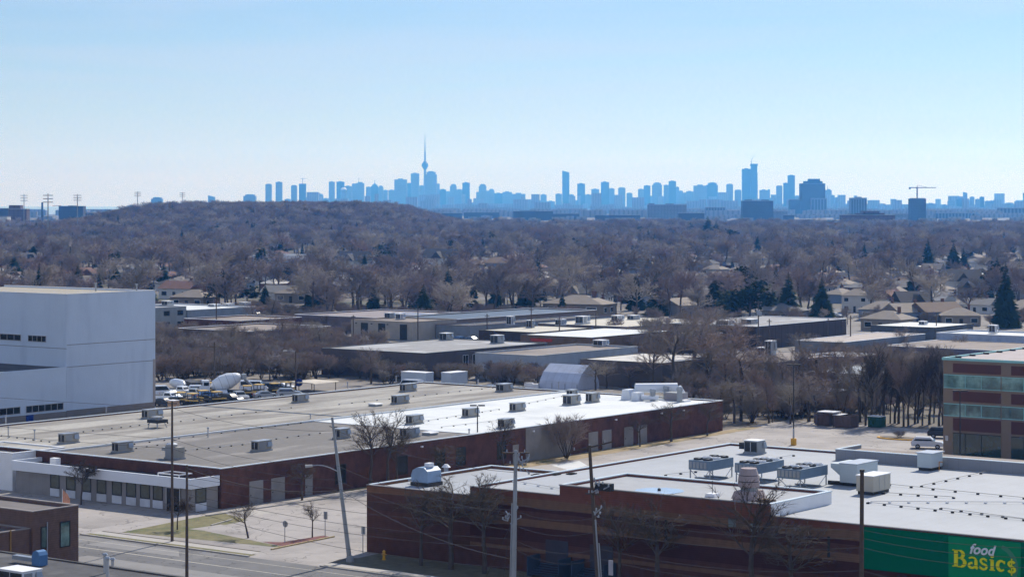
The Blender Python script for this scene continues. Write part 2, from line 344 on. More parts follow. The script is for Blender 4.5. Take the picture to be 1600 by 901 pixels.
def door(parent,face,a,b,z1,V,m,name='door'):
    mb=MB(); hb=MB()
    if face=='F': mb.box(a,b,-.06,-.003,0.02,z1); hb.box(b-.25,b-.15,-.12,-.062,1,1.15)
    else: mb.box(V+.003,V+.06,a,b,.02,z1); hb.box(V+.062,V+.12,a+.15,a+.25,1,1.15)
    d=obj(name,mb,m,parent); obj('handle',hb,M['dark'],d); return d
def flat(name,label,u0,u1,v0,v1,h,wall,roof,coping=None,par=.35,cw=.3,group=None,cat='building',lid=True):
    U=u1-u0;V=v1-v0; r=gthing(name,label,cat,u0,v0,group=group)
    t=.3; mb=MB(); mb.box(0,V,0,t,0,h-.08); mb.box(0,V,U-t,U,0,h-.08); mb.box(0,t,t,U-t,0,h-.08); mb.box(V-t,V,t,U-t,0,h-.08)
    obj('wall',mb,wall,r)
    mb=MB(); mb.box(t,V-t,t,U-t,h-par-.25,h-par); obj('roof',mb,roof,r)
    e=.06; z0,z1=h-.08,h+.02; c=MB(); c.box(-e,V+e,-e,cw,z0,z1); c.box(-e,V+e,U-cw,U+e,z0,z1); c.box(-e,cw,cw,U-cw,z0,z1); c.box(V-cw,V+e,cw,U-cw,z0,z1)
    obj('coping',c,coping or M['white'],r)
    return r
# --- food store (right foreground)
DR=(.185,.07,.05); TN=(.19,.11,.07); DK=(.11,.05,.04)
store_wall=bands('store_block_wall',[(0,DK),(1.9,TN),(2.25,DK),(2.9,(.075,.03,.027)),(4.3,TN),(5.0,DK),(5.75,(.07,.026,.026)),(6.15,TN),(7.0,DR)],8.7)
store_wall1=bands('store_block_wall_low',[(0,DK),(1.9,(.1,.05,.035)),(2.25,DK),(4.3,(.09,.045,.035)),(5.0,DK),(6.0,(.20,.10,.055)),(6.6,DR)],8.7)
U0=168.85
st=gthing('food_store','long brown and red striped store with pale flat roof and green sign, lower right','building',U0,-145.3)
# local x=v+145.3, y=u-U0
mb=MB()
mb.box(0,13.2,0,.3,0,6.70); mb.box(0,.3,.3,20.6,0,6.70); mb.box(.3,13.2,20.3,20.6,0,6.70)
obj('wall',mb,store_wall1,st)
mb=MB(); mb.box(13.2,13.5,.3,48.3,0,7.55); mb.box(13.2,23.9,0,.3,0,7.55); mb.box(46.6,90,0,.3,0,7.55); mb.box(13.5,90,48.0,48.3,0,7.55)
mb.box(23.9,46.6,0,.3,0,8.50); mb.box(23.9,24.2,.3,11.3,0,8.5); mb.box(24.2,46.3,11.0,11.3,7.0,8.5)
obj('wall',mb,store_wall,st)
mb=MB(); mb.box(46.3,46.6,.3,11.3,7.0,8.5); obj('parapet_face',mb,M['white'],st)
mb=MB(); mb.box(.3,13.2,.3,20.3,6.1,6.45); obj('lower_roof',mb,M['grmem'],st)
mb=MB(); mb.prism([(13.5,.3),(23.9,.3),(23.9,11.3),(46.6,11.3),(46.6,.3),(90,.3),(90,48),(13.5,48)],7.0,7.38); obj('roof',mb,M['grmem'],st)
mb=MB(); mb.box(24.2,46.3,.3,11.0,8.0,8.3); obj('raised_roof',mb,mat('raised_grey_membrane',(.37,.385,.40),var=.08,scale=.6),st)
cop=mat('pale_coping',(.62,.70,.74),var=.05,rough=.4)
cgrey=mat('grey_coping',(.25,.25,.26),var=.05)
mb=MB()
mb.box(-.06,.3,.0,20.66,6.7,6.78); mb.box(.3,13.2,20.3,20.66,6.7,6.78)
mb.box(13.14,13.5,.3,48.36,7.55,7.63); mb.box(13.5,90,47.95,48.36,7.55,7.63)
mb.box(23.84,24.2,.3,11.36,8.5,8.6); mb.box(24.2,46.3,10.95,11.36,8.5,8.6); mb.box(46.25,46.66,.3,11.36,8.5,8.6)
obj('coping',mb,cop,st)
mb=MB(); mb.box(-.06,13.2,-.06,.3,6.7,6.78); mb.box(13.2,23.84,-.06,.3,7.55,7.63); mb.box(46.66,90,-.06,.3,7.55,7.63); mb.box(23.84,46.66,-.06,.3,8.5,8.6); obj('front_coping',mb,cgrey,st)
mb=MB(); x0=30.0; mb.box(x0,90,42.45,42.7,7.38,8.52); mb.box(x0,x0+.25,42.7,47.9,7.38,8.52); obj('screen_wall',mb,mat('screen_cladding',(.27,.28,.31),var=.06,seam=[(0,1.2,.03,.3)]),st)
mb=MB(); mb.box(x0-.05,90,42.4,42.8,8.52,8.6); mb.box(x0-.05,x0+.3,42.8,47.9,8.52,8.6); obj('screen_coping',mb,cop,st)
mb=MB(); mb.box(x0+.25,90,42.7,47.9,7.9,8.2); obj('screen_roof',mb,M['brownroof'],st)
# green sign band with logo
sgp=obj('sign_band',MB().box(145.3-89.3,145.3-58,-.18,-.003,3.9,7.45),M['green'],st)
lp=obj('logo_panel',MB().box(145.3-81.4,145.3-75.0,-.26,-.185,4.0,7.38),M['green2'],st)
def word(txt,name,x,z,size,m,parent,xs=1,shear=0,bold=.02,y=-.3,ext=.03):
    cu=bpy.data.curves.new(name,'FONT'); cu.body=txt; cu.size=size; cu.extrude=ext; cu.offset=bold; cu.shear=shear; cu.space_character=1.02
    t=bpy.data.objects.new('tmp',cu); sc.collection.objects.link(t); bpy.context.view_layer.update()
    me=bpy.data.meshes.new_from_object(t.evaluated_get(bpy.context.evaluated_depsgraph_get())); bpy.data.objects.remove(t)
    me.materials.clear(); me.materials.append(m); me.transform(Matrix.Diagonal((xs,1,1,1)))
    o=bpy.data.objects.new(name,me); link(o); o.parent=parent; o.location=(x,y,z); o.rotation_euler=(R(90),0,0); return o
BX=145.3-81.4
word('food','word_food',BX+1.9,6.16,1.15,M['letterw'],lp,1.0,.3,.03)
def stroke(mb,pts,wd,x,z,sx,sz,y0=-.33,y1=-.27):
    # thick polyline in the sign plane; wd is a width or one width per point
    n=len(pts); ws=[wd]*n if not isinstance(wd,(list,tuple)) else wd
    L_=[];R_=[]
    for k,(a,b) in enumerate(pts):
        p=pts[max(0,k-1)]; q=pts[min(n-1,k+1)]; dx,dz=q[0]-p[0],q[1]-p[1]; l=math.hypot(dx,dz) or 1; nx_,nz_=-dz/l*ws[k]/2,dx/l*ws[k]/2
        L_.append((x+(a+nx_)*sx,z+(b+nz_)*sz)); R_.append((x+(a-nx_)*sx,z+(b-nz_)*sz))
    for k in range(n-1):
        q=[L_[k],L_[k+1],R_[k+1],R_[k]]; i=len(mb.v); mb.v+=[(a,y0,b) for a,b in q]+[(a,y1,b) for a,b in q]
        for f in ((0,1,2,3),(7,6,5,4),(0,4,5,1),(1,5,6,2),(2,6,7,3),(3,7,4,0)): mb.f.append(tuple(i+t for t in f)); mb.m.append(0)
def arc(cx,cz,rx,rz,a0,a1,n=10): return [(cx+rx*math.cos(R(a0+(a1-a0)*k/n)),cz+rz*math.sin(R(a0+(a1-a0)*k/n))) for k in range(n+1)]
def curvew(n,a,b): return [a+(b-a)*math.sin(math.pi*k/n) for k in range(n+1)]
GL={'B':(.80,[([(.20,0),(.20,1.0)],.21),([(0,.03),(.42,.03)],.06),([(0,.97),(.42,.97)],.06),([(.3,.965)]+arc(.38,.75,.22,.215,90,-90)+[(.3,.535)],[.07]+curvew(10,.07,.19)+[.07]),([(.3,.52)]+arc(.42,.275,.27,.245,90,-90)+[(.3,.03)],[.07]+curvew(10,.07,.2)+[.07])]),
 'a':(.60,[(arc(.26,.50,.2,.145,150,0),.10),([(.46,.50),(.46,.08),(.56,.03)],.17),(arc(.24,.18,.17,.145,80,330),.13)]),
 's':(.50,[(arc(.23,.49,.15,.14,20,200,8)+arc(.23,.17,.17,.15,100,-160,10),.12),([(.39,.62),(.39,.48)],.05),([(.04,.04),(.04,.2)],.05)]),
 'i':(.33,[([(.16,.02),(.16,.62)],.17),([(.02,.03),(.31,.03)],.06),([(.02,.61),(.2,.61)],.06),(arc(.16,.83,.055,.055,0,360,8),.1)]),
 'c':(.55,[(arc(.28,.33,.2,.28,45,315,14),curvew(14,.08,.18)),([(.45,.62),(.45,.46)],.07)]),
 '$':(.52,[(arc(.25,.49,.16,.14,20,200,8)+arc(.25,.17,.18,.15,100,-160,10),.13),([(.25,-.16),(.25,.80)],.06)])}
xx=BX+.38
for ch in 'Basic$':
    wd_,st_=GL[ch]; mbl=MB()
    for pts,ww in st_: stroke(mbl,pts,ww,xx,4.92,1.62,1.42)
    obj('letter',mbl,M['lettery'],lp); xx+=wd_*1.62+.07
# swoosh: the paler curved corner strip of the logo panel
mb=MB(); pts=[]
for k in range(13):
    a=R(-60+k*11); pts.append((BX+4.2+2.0*math.cos(a),5.3+1.9*math.sin(a)))
inner=[(BX+4.2+1.55*math.cos(R(-60+k*11)),5.3+1.55*math.sin(R(-60+k*11))) for k in range(13)]
for k in range(12):
    (a,b),(c,d_),(e,f),(g_,h_)=pts[k],pts[k+1],inner[k+1],inner[k]
    mb.quad([(a,-.262,b),(c,-.262,d_),(e,-.262,f),(g_,-.262,h_)])
obj('swoosh',mb,mat('swoosh_green',(.06,.26,.15),rough=.4,var=.03),lp)
for (a,zz) in ((44.0-1.55,6.25),(44.0+.75,6.05)):
    obj('wall_vent',MB().box(a,a+.75,-.08,-.003,zz,zz+.75),mat('vent_grille',(.20,.24,.25),seam=[(2,.12,.4,.5)]),st)
for x in (35.7,52.4):
    obj('wall_panel',MB().box(x,x+.25,-.05,-.003,4.5,6.3),M['dark'],st)
for x in (22.3,27.4):   # blue loading bay canopies low on the wall
    obj('bay_door',MB().box(x,x+2.6,-.05,-.003,1.0,3.3),mat('bay_door_paint',(.06,.055,.07)),st)
    mb=MB()
    for k in range(6): mb.box(x-.6,x+2.9,-.4-k*.32,-.12-k*.32,1.0-k*.16,1.08-k*.16)
    mb.box(x-.7,x-.62,-2.1,-.05,0,1.9); mb.box(x+2.9,x+2.98,-2.1,-.05,0,1.9)
    obj('dock_stair',mb,mat('dock_blue_steel',(.05,.075,.12),rough=.6),st)
# --- large warehouse
wh=gthing('large_warehouse','sprawling low red brick warehouse with a three-tone flat roof, centre left','building',182.3,-238.4)
Lx,Ly=238.4-178.85,291.8-182.3
mb=MB(); t=.3; mb.box(0,Lx,0,t,0,4.6); mb.box(0,Lx,Ly-t,Ly,0,4.6); mb.box(0,t,t,Ly-t,0,4.6); mb.box(Lx-t,Lx,t,Ly-t,0,4.6); obj('wall',mb,M['brick'],wh)
dx=29.9; uy=48.6
obj('grey_gravel_roof',MB().box(t,dx,t,Ly-t,4.2,4.45),M['gravel'],wh)
obj('brown_gravel_roof',MB().box(dx,Lx-t,t,uy,4.2,4.44),M['gravelb'],wh)
obj('white_membrane_roof',MB().box(dx,Lx-t,uy,Ly-t,4.2,4.46),M['membrane'],wh)
e=.06; mb=MB(); mb.box(-e,Lx+e,-e,t,4.6,4.7); mb.box(-e,Lx+e,Ly-t,Ly+e,4.6,4.7); mb.box(-e,t,t,Ly-t,4.6,4.7); mb.box(Lx-t,Lx+e,t,Ly-t,4.6,4.7); obj('coping',mb,mat('bright_coping',(.68,.73,.76),rough=.4,var=.05),wh)
mb=MB(); mb.box(dx-.22,dx+.22,.3,Ly-.3,4.46,4.68); mb.box(dx+.22,Lx-.3,uy-.15,uy+.1,4.46,4.52); obj('roof_divider',mb,mat('divider_flashing',(.60,.63,.65),rough=.4,var=.15,scale=2),wh)
mb=MB(); mb.box(.3,dx-.22,56,56.2,4.45,4.55); obj('expansion_joint',mb,mat('blue_grey_flashing',(.22,.27,.33)),wh)
# openings on the long side (R)
for (a,kind) in ((4.6,'ld'),(8.3,'ld'),(14.2,'ld2'),(19.6,'w'),(31.4,'w'),(39.0,'w'),(43.3,'w'),(52.1,'w'),(55.6,'ld2'),(73.4,'ld'),(76.8,'ld'),(82.4,'ld'),(86,'ld')):
    if kind=='w': window(wh,'R',a,a+2.0,.8,3.2,Ly,Lx,frm=M['dark'])
    elif kind=='ld': door(wh,'R',a,a+2.3,2.7,Lx,mat('pale_door',(.28,.27,.265)))
    else: door(wh,'R',a,a+1.3,2.5,Lx,mat('pale_door',(.28,.27,.265)))
obj('pale_wall_panel',MB().box(Lx+.003,Lx+.08,58.5,69,0.02,4.55),mat('pale_block',(.27,.25,.235)),wh)
for y in (36,60,80,98,122-30): obj('wall_lamp',MB().box(Lx,Lx+.25,y,y+.3,3.9,4.1),M['white'],wh)
# --- office annex in front of it
an=gthing('office_annex','low white fronted office wing with tall windows in front of the brick warehouse','building',178.0,-209.2)
V=30.0;U=4.1; hA=3.9
mb=MB(); mb.box(0,V,0,.3,0,2.75); mb.box(V-.3,V,.3,U,0,2.75); mb.box(0,.3,.3,U,0,2.75); obj('wall',mb,mat('grey_stone_panel',(.27,.255,.25),var=.12,seam=[(0,1.2,.03,.3)]),an)
mb=MB(); mb.box(-.3,V+.3,-.5,-.2,2.75,hA); mb.box(V,V+.3,-.2,U,2.75,hA); mb.box(-.3,0,-.2,U,2.75,hA); mb.box(0,V,-.2,U,2.75,2.9); obj('white_fascia',mb,mat('fascia_white',(.74,.78,.84),var=.05,rough=.5),an)
obj('roof',MB().box(0,V,-.2,U-.02,3.0,3.35),M['tar'],an)
wv=[6.2,9.0,11.7,14.3,16.9,19.3,21.6,24.0-.3]
for x in wv:
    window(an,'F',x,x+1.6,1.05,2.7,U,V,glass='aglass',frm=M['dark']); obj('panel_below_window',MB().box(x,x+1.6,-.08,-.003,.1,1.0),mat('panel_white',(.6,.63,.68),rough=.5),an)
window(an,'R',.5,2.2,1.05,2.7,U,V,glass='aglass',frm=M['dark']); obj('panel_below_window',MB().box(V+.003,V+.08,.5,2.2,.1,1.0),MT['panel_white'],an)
e_=obj('entrance',MB().box(25.9,28.2,-.1,-.003,.02,2.7),M['glass'],an); obj('door_frame',MB().box(25.9,26.0,-.16,-.1,.02,2.7).box(27,27.1,-.16,-.1,.02,2.7).box(28.1,28.2,-.16,-.1,.02,2.7).box(26,28.1,-.16,-.1,2.6,2.7),M['frame'],e_)
obj('roof_box',MB().box(5.4,6.5,.6,1.3,3.6,4.5).box(5.5,5.6,.6,.7,3.35,3.6).box(6.3,6.4,.6,.7,3.35,3.6),M['white'],an)
obj('roof_frame',MB().box(24,27.5,.4,.5,4.0,4.12).box(24,24.1,.5,2.4,4.0,4.12).box(27.4,27.5,.5,2.4,4.0,4.12).box(24,27.5,2.4,2.5,4.0,4.12).box(24,24.1,.4,.5,3.35,4).box(27.4,27.5,.4,.5,3.35,4),M['white'],an)
# small white neighbour at the frame edge
nb=flat('white_shed','white shed with a dark base at the left edge beside the office wing',178.6,187,-222,-210.6,4.6,M['white'],M['tar'],cat='shed')
# --- tall white building
tw=gthing('tall_white_building','tall windowless pale blue-white factory block at left edge','building',244.0,-313)
wW=mat('cool_white_cladding',(.62,.715,.84),var=.05,scale=.15,c2=(.48,.56,.68),c2s=.3,streak=(1,1,.15),c2pos=(.55,.8),rough=.6)
conb=mat('brownish_base',(.25,.22,.20),var=.12)
V=38.6;U=19.8;h=20.3
mb=MB(); mb.box(0,V,0,U,1.3,h-.5); mb.box(0,V,0,.3,h-.5,h-.1); mb.box(V-.3,V,.3,U,h-.5,h-.1); mb.box(0,V-.3,U-.3,U,h-.5,h-.1); obj('wall',mb,wW,tw)
obj('base_course',MB().box(-.01,V-.04,.04,U-.04,0,1.3),conb,tw)
obj('roof',MB().box(.3,V-.3,.3,U-.3,h-.5,h-.3),mat('tan_gravel_roof',(.36,.33,.27),var=.2,scale=1.5),tw)
obj('coping',MB().box(-.05,V+.05,-.05,.3,h-.1,h).box(V-.3,V+.05,.3,U+.05,h-.1,h).box(-.05,V-.3,U-.3,U+.05,h-.1,h),M['white'],tw)
seamm=mat('panel_joint',(.33,.34,.36)); 
for z in (11.9,8.3): obj('panel_joint',MB().box(V,V+.02,.05,U-.05,z,z+.12),seamm,tw)
obj('panel_joint',MB().box(0,V,-.02,0,11.3,11.42),seamm,tw)
obj('corner_pilaster',MB().box(V,V+.06,U-.55,U-.003,1.3,8.6),mat('pilaster_tan',(.42,.38,.35)),tw)
for a,b in ((20.5,27.5),(29.2,33.7)): window(tw,'F',a,b,12.2,13.3,U,V,frm=M['frame'],mull=3)
for x,y in ((28,16),(37,17)): obj('roof_vent',MB().tube((x,y,h-.3),(x,y,h+.9),.14,.14,8).tube((x,y,h+.9),(x,y,h+1.1),.25,.25,8),M['galv'],tw)
lw=gthing('white_factory_wing','lower white factory wing with long strip windows, against the tall white block','building',200,-335)
V=60.6;U=43.95
mb=MB(); mb.box(0,V,0,.3,1.2,8.4); mb.box(0,.3,.3,U,1.2,8.4); mb.box(V-.3,V,.3,U,1.2,8.4); obj('wall',mb,wW,lw)
obj('base_course',MB().box(.04,V-.04,.04,U,0,1.2),conb,lw); obj('roof',MB().box(.3,V-.3,.3,U,8.05,8.3),M['tar'],lw); obj('wall_downpipe',MB().tube((V+.1,20,1.2),(V+.1,20,8.3),.08,.08,6),M['greym'],lw)
for a,b,m_ in ((13,24.8,9),(25.8,34.3,5),(35.4,43.3,5)): window(lw,'R',a,b,1.5,2.7,U,V,frm=M['frame'],mull=m_)
door(lw,'R',35.5,37,1.2,V-.05,mat('blue_door',(.02,.05,.25)))
# --- brown brick block at bottom left
b1=flat('brown_brick_office','brown brick two-part office at the lower left corner with a tall narrow window',141.2,147.0,-190,-163.6,5.6,M['brick2'],mat('tar_gravel',(.17,.155,.15),var=.15),coping=mat('brown_coping',(.30,.27,.26)),cw=.25,cat='building')
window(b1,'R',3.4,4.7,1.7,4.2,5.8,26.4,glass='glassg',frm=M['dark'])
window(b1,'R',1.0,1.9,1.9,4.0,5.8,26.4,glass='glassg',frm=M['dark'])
obj('downpipe',MB().tube((26.5,1.75,0),(26.5,1.75,4.4),.06,.06,8),M['galv'],b1)
b2=flat('brown_brick_extension','lower brown brick extension in front of the brown office, lower left corner',135.3,141.1,-187,-163.9,4.0,M['brick2'],mat('tar_gravel2',(.16,.145,.14),var=.15),coping=MT['brown_coping'],cw=.25,cat='building')
obj('yellow_pipe',MB().tube((23.2,3.4,0),(23.2,3.4,4.1),.07,.07,8),mat('pipe_yellow',(.35,.22,.08)),b2)
b3=flat('dark_roofed_building','flat building with a dark tar roof in the bottom left corner',108,129.0,-190,-121,4.3,M['brick2'],M['tar'],coping=M['tar'],par=.1,cw=.2,cat='building')
# --- brown and maroon office at right
of=gthing('glazed_office','three storey tan and maroon office with green strip windows and teal roof edge, right edge','building',280.7,-136.3)
V=64;U=45;h=13.7
obj('wall',MB().box(0,V,0,U,0,h-.35),M['tan'],of)
obj('roof',MB().box(.3,V-.3,.3,U-.3,h-.35,h-.2),mat('pinkish_gravel',(.42,.37,.36),var=.1),of)
obj('roof_edge',MB().box(-.15,V+.1,-.15,.12,h-.35,h).box(-.15,.3,.12,U+.1,h-.35,h).box(.3,V+.1,U-.2,U+.1,h-.35,h),M['teal'],of)
bay=8.6; x=1.5
for b in range(7):
    for k,(z0,z1) in enumerate(((11.7,12.95),(7.75,9.15),(3.7,5.4))):
        obj('maroon_panel',MB().box(x,x+bay-1.5,-.06,-.003,z0,z1),M['maroon'],of)
    for (z0,z1) in ((9.5,11.4),(5.65,7.4)):
        f=obj('window',MB().box(x-1.4,x+bay-1.55,-.1,-.003,z0,z0+.1).box(x-1.4,x+bay-1.55,-.1,-.003,z1-.1,z1).box(x+1.8,x+1.88,-.1,-.003,z0+.1,z1-.1).box(x+4.2,x+4.28,-.1,-.003,z0+.1,z1-.1),M['teal'],of)
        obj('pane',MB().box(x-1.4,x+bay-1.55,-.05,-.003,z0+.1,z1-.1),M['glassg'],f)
    f=obj('ground_window',MB().box(x+1.8,x+1.88,-.1,-.003,.3,3.4).box(x+4.2,x+4.28,-.1,-.003,.3,3.4).box(x,x+bay-1.5,-.1,-.003,3.3,3.4),M['dark'],of)
    obj('pane',MB().box(x,x+bay-1.5,-.05,-.003,.3,3.3),mat('dark_green_glass',(.012,.035,.03),rough=.05,spec=1,var=.5,scale=.5),f)
    x+=bay
obj('white_letters_block',MB().box(.35,.75,-.07,-.003,2.2,2.9),M['frame'],of)
for k in range(9):
    obj('edge_support',MB().box(.4,1.2,3+k*4.5,3.3+k*4.5,h-.2,h+.05),M['dark'],of)
# --- mid-distance industrial buildings
flat('two_storey_workshop','grey two storey block with square dark windows beside the tall white building',417,433.8,-462,-439,6.7,mat('wall_grey_green',(.27,.29,.30)),M['greyroof'])
r=[o for o in sc.objects if o.name=='two_storey_workshop'][0]
for a in (2.2,8.2,13.4):
    for z in (1.3,4.3): window(r,'R',a,a+2.2,z,z+1.3,16.8,23,frm=M['dark'])
flat('long_grey_shed','long pale grey shed with a white gravel roof right of the grey two storey block',434,461,-472,-438.5,5.6,mat('wall_bluegrey',(.25,.29,.34)),M['membrane'])
flat('brick_shop','low dark brick shop with a dark awning in front of the grey two storey block',424,448,-430,-409,4.0,M['brick'],M['brownroof'])
flat('low_brown_unit','low brown roofed unit among bushes left of the beige garage',395,425,-403,-378,3.6,mat('wall_brown',(.16,.12,.10)),M['brownroof'])
flat('long_mauve_unit','long flat mauve unit behind the bushes, left of the beige garage',455,492,-418,-384,4.2,mat('wall_mauve',(.17,.14,.15)),mat('mauve_roof',(.27,.24,.24)))
flat('small_pale_shed','small pale grey shed with white roof behind the beige garage',470,478,-398,-386,4.4,M['lblue'],M['white'],cat='shed')
r=flat('beige_garage','beige garage building with tall dark bay doors, middle left',436.5,455,-381,-360.5,4.7,M['beige'],M['brownroof'],coping=mat('tan_coping',(.36,.29,.23)))
for a in (3.4,9.3,16.6): obj('bay_door',MB().box(a,a+2.4,-.06,-.003,.05,4.0),M['dark'],r)
for a in (1.6,6.9,12.3): obj('lamp',MB().box(a,a+.4,-.25,-.003,3.7,3.95),M['dark'],r)
r=flat('blue_roofed_warehouse','very long tan walled warehouse with a dark blue roof behind the beige garage',455.3,520,-383,-360.8,4.6,mat('wall_tan2',(.22,.17,.14)),mat('steel_blue_roof',(.06,.10,.15),rough=.5))
r=flat('maroon_awning_unit','low unit with maroon fascia between the beige garage and the dark brick unit',446,512,-360.2,-349,3.7,mat('wall_slate',(.22,.24,.27)),M['tar'],coping=mat('maroon_coping',(.13,.08,.085)))
for k in range(9): obj('roof_strut',MB().tube((10.5,4+k*6.5,3.3),(8.6,5+k*6.5,4.2),.08,.08,4),M['frame'],r)
r=flat('grey_workshop','wide workshop with a blotchy grey roof in the middle of the industrial area',339,380,-304,-276.5,5.4,mat('wall_darkbrick',(.11,.09,.09)),M['greyroof'],coping=mat('dark_coping',(.12,.13,.14)),par=.15)
for a in (12,15.2,18.2,21.4,24.6): window(r,'R',a,a+1.8,1.6,4.4,41,27.5,frm=M['frame'],mull=1)
r=flat('pale_blue_depot','pale blue painted depot with white garage doors and a brown roof, centre',349,384.5,-271.8,-256.3,5.2,mat('wall_paleblue',(.36,.40,.46),var=.1),M['brownroof'],coping=mat('grey_blue_coping',(.42,.45,.48)))
for a,b in ((2.0,4.6),(11.0,13.3)):
    obj('garage_door',MB().box(a,b,-.06,-.003,.05,3.0),M['lblue'],r)
flat('white_roof_unit','dark walled unit with bright white roof behind bare trees, right of the depot',349,371,-246,-227.2,5.0,mat('wall_dk',(.11,.09,.085)),mat('dirty_white_roof',(.58,.56,.52),var=.12),par=.1,coping=M['dark'])
flat('tan_roof_unit','dark blue walled unit with tan roof, right of the big bare tree',363,391,-231,-211.5,5.0,mat('wall_navy',(.07,.08,.13)),M['brownroof'],par=.1,coping=M['frame'])
r=flat('dark_ribbed_warehouse','long dark brown ribbed warehouse in front of the tall spruces',458,503,-296,-271.3,5.6,mat('wall_ribbed',(.085,.065,.065),seam=[(1,3.0,.12,.6)]),M['greyroof'],par=.15)
flat('dark_brick_unit','dark brick unit with cream flat roof, centre',413,437,-320.5,-304,5.1,mat('wall_dkbrick2',(.06,.045,.05)),mat('cream_roof',(.55,.52,.44),var=.1),par=.1,coping=M['dark'])
r=[o for o in sc.objects if o.name=='dark_brick_unit'][0]
for a in (5,8.3): obj('garage_door',MB().box(a,a+2.5,-.06,-.003,.05,2.4),M['frame'],r)
r=flat('brown_brick_unit','brown brick unit with red sign strip and white hoods, right of dark brick unit',406,440,-303,-283,5.0,mat('wall_tanbrick',(.17,.115,.08)),M['membrane'],par=.1,coping=M['dark'])
obj('sign_strip',MB().box(3,9,-.08,-.003,3.6,4.3),M['red'],r); obj('shop_window',MB().box(3,10,-.06,-.003,.6,2.8),M['glass'],r)
obj('doorway',MB().box(13,14.5,-.06,-.003,.02,3.2),M['frame'],r)
flat('far_cream_unit','long unit with cream roof behind the brown brick unit',447,486,-328,-301,5.0,mat('wall_mid',(.13,.10,.10)),MT['cream_roof'],par=.1,coping=M['frame'])
flat('far_grey_unit','low grey unit left of the dark ribbed warehouse, partly behind trees',440,452,-300,-277,4.2,mat('wall_mid2',(.15,.12,.12)),M['membrane'],par=.1)
r=flat('tan_topped_warehouse','long warehouse with pale tan roof and blue-grey end wall, behind the row of bare poplars',424,463,-241.3,-229.3,5.1,mat('wall_greyblue2',(.22,.25,.30)),mat('tan_light_roof',(.42,.37,.33),var=.1),par=.1)
flat('pale_roofed_hall','wide hall with bluish white roof below the gabled bungalows, right',489,510,-257,-239.5,5.0,mat('wall_slate2',(.10,.11,.13)),M['membrane'],par=.1,coping=M['dark'])
flat('pale_blue_hall','pale blue fronted hall at right, beyond the office',464,480,-227,-203,5.4,mat('wall_skyblue',(.36,.43,.55)),M['membrane'])
flat('brown_roofed_hall','low brown roofed hall in front of the pale blue hall',436,463.8,-226,-192,3.9,mat('wall_violet',(.16,.15,.20)),M['brownroof'],par=.1)
flat('shiny_roofed_unit','unit with a glossy wet white roof behind the bare poplar row',347,376,-196.5,-180.5,5.0,mat('wall_dk2',(.10,.09,.10)),mat('glossy_wet_roof',(.5,.51,.5),rough=.32,var=.15,c2=(.15,.13,.12),c2s=.2,c2pos=(.55,.65)),par=.1,coping=M['dark'])
flat('small_navy_unit','small navy walled unit left of the glossy roof',386,397,-216.5,-206.5,5.0,mat('wall_navy2',(.06,.08,.16)),M['greyroof'],par=.1)
flat('red_brick_shed','narrow red shed with a pinkish roof edge under the bare trees',331,335,-193,-180,3.4,mat('wall_red3',(.12,.04,.03)),mat('pinkroof',(.5,.38,.35)),par=.1,cat='shed')
flat('school_building','low white fronted school-like block among trees beyond the suburb, centre left',905,925,-905,-790,6.5,M['white'],M['greyroof'])
flat('brown_school_block','low brown brick block among trees beyond the suburb, left of the white block',925,945,-965,-920,6.5,M['brick'],M['greyroof'])
flat('pale_store_block','pale grey flat block among the trees at centre left',850,862,-800,-770,6,M['lblue'],M['greyroof'])
flat('round_roofed_hall','low wide hall among trees at right of centre',1020,1040,-640,-600,6,M['beige'],M['greyroof'])
# tent
tt=gthing('dome_tent','bluish white fabric storage tent among bushes behind the warehouse','tent',337.5,-247.5)
pr=[(-3.6,0),(-3.3,1.6),(-2.2,3.1),(0,4.6),(2.2,3.1),(3.3,1.6),(3.6,0)]
mb=MB(); Lt=9
for (a,b),(c,d_) in zip(pr[:-1],pr[1:]): mb.quad([(0,a+3.6,b),(0,c+3.6,d_),(Lt,c+3.6,d_),(Lt,a+3.6,b)])
mb.quad([(0,a+3.6,b) for a,b in pr]); mb.quad([(Lt,a+3.6,b) for a,b in reversed(pr)])
obj('cover',mb,mat('tent_fabric',(.55,.60,.72),var=.1,seam=[(0,1.5,.06,.25)]),tt)
mb=MB(); [mb.box(x,x+.12,-.06,0,0,1.2) for x in (0,3,6,8.8)]; obj('frame',mb,M['galv'],tt)
# ------------------------------------------------------------------ rooftop machines
def rooftop_unit(label,px,py,z,sx=1.2,sy=2.4,h=1.25,col='cream',group='air handling units on the warehouse roof',kind='louvre',name='rooftop_unit'):
    u,v=gu(px,py,z)
    r=gthing(name,label,'roof unit',u,v,z,group=group); c=M[col]
    obj('curb',MB().box(-sx/2-.1,sx/2+.1,-.1,sy+.1,0,.18),M['greym'],r)
    obj('cabinet',MB().box(-sx/2,sx/2,0,sy,.18,h),c,r)
    obj('lid',MB().box(-sx/2-.06,sx/2+.06,-.06,sy+.06,h,h+.07),M['galv'] if col=='cream' else M['white'],r)
    if kind=='louvre':
        g_=obj('louvre',MB().box(-sx/2+.1,sx/2-.1,-.05,-.003,.3,h-.12),M['dark'],r); obj('divider',MB().box(-.04,.04,-.08,-.05,.3,h-.12),M['frame'],g_)
        obj('hood',MB().box(sx/2+.003,sx/2+.3,sy*.62,sy*.95,h*.45,h*.9,0,.12,.05),M['galv'],r)
    obj('access_panel',MB().box(sx/2+.003,sx/2+.03,sy*.08,sy*.5,.35,h-.15),M['greym'] if col!='white' else M['galv'],r)
    return r
ZR=4.45
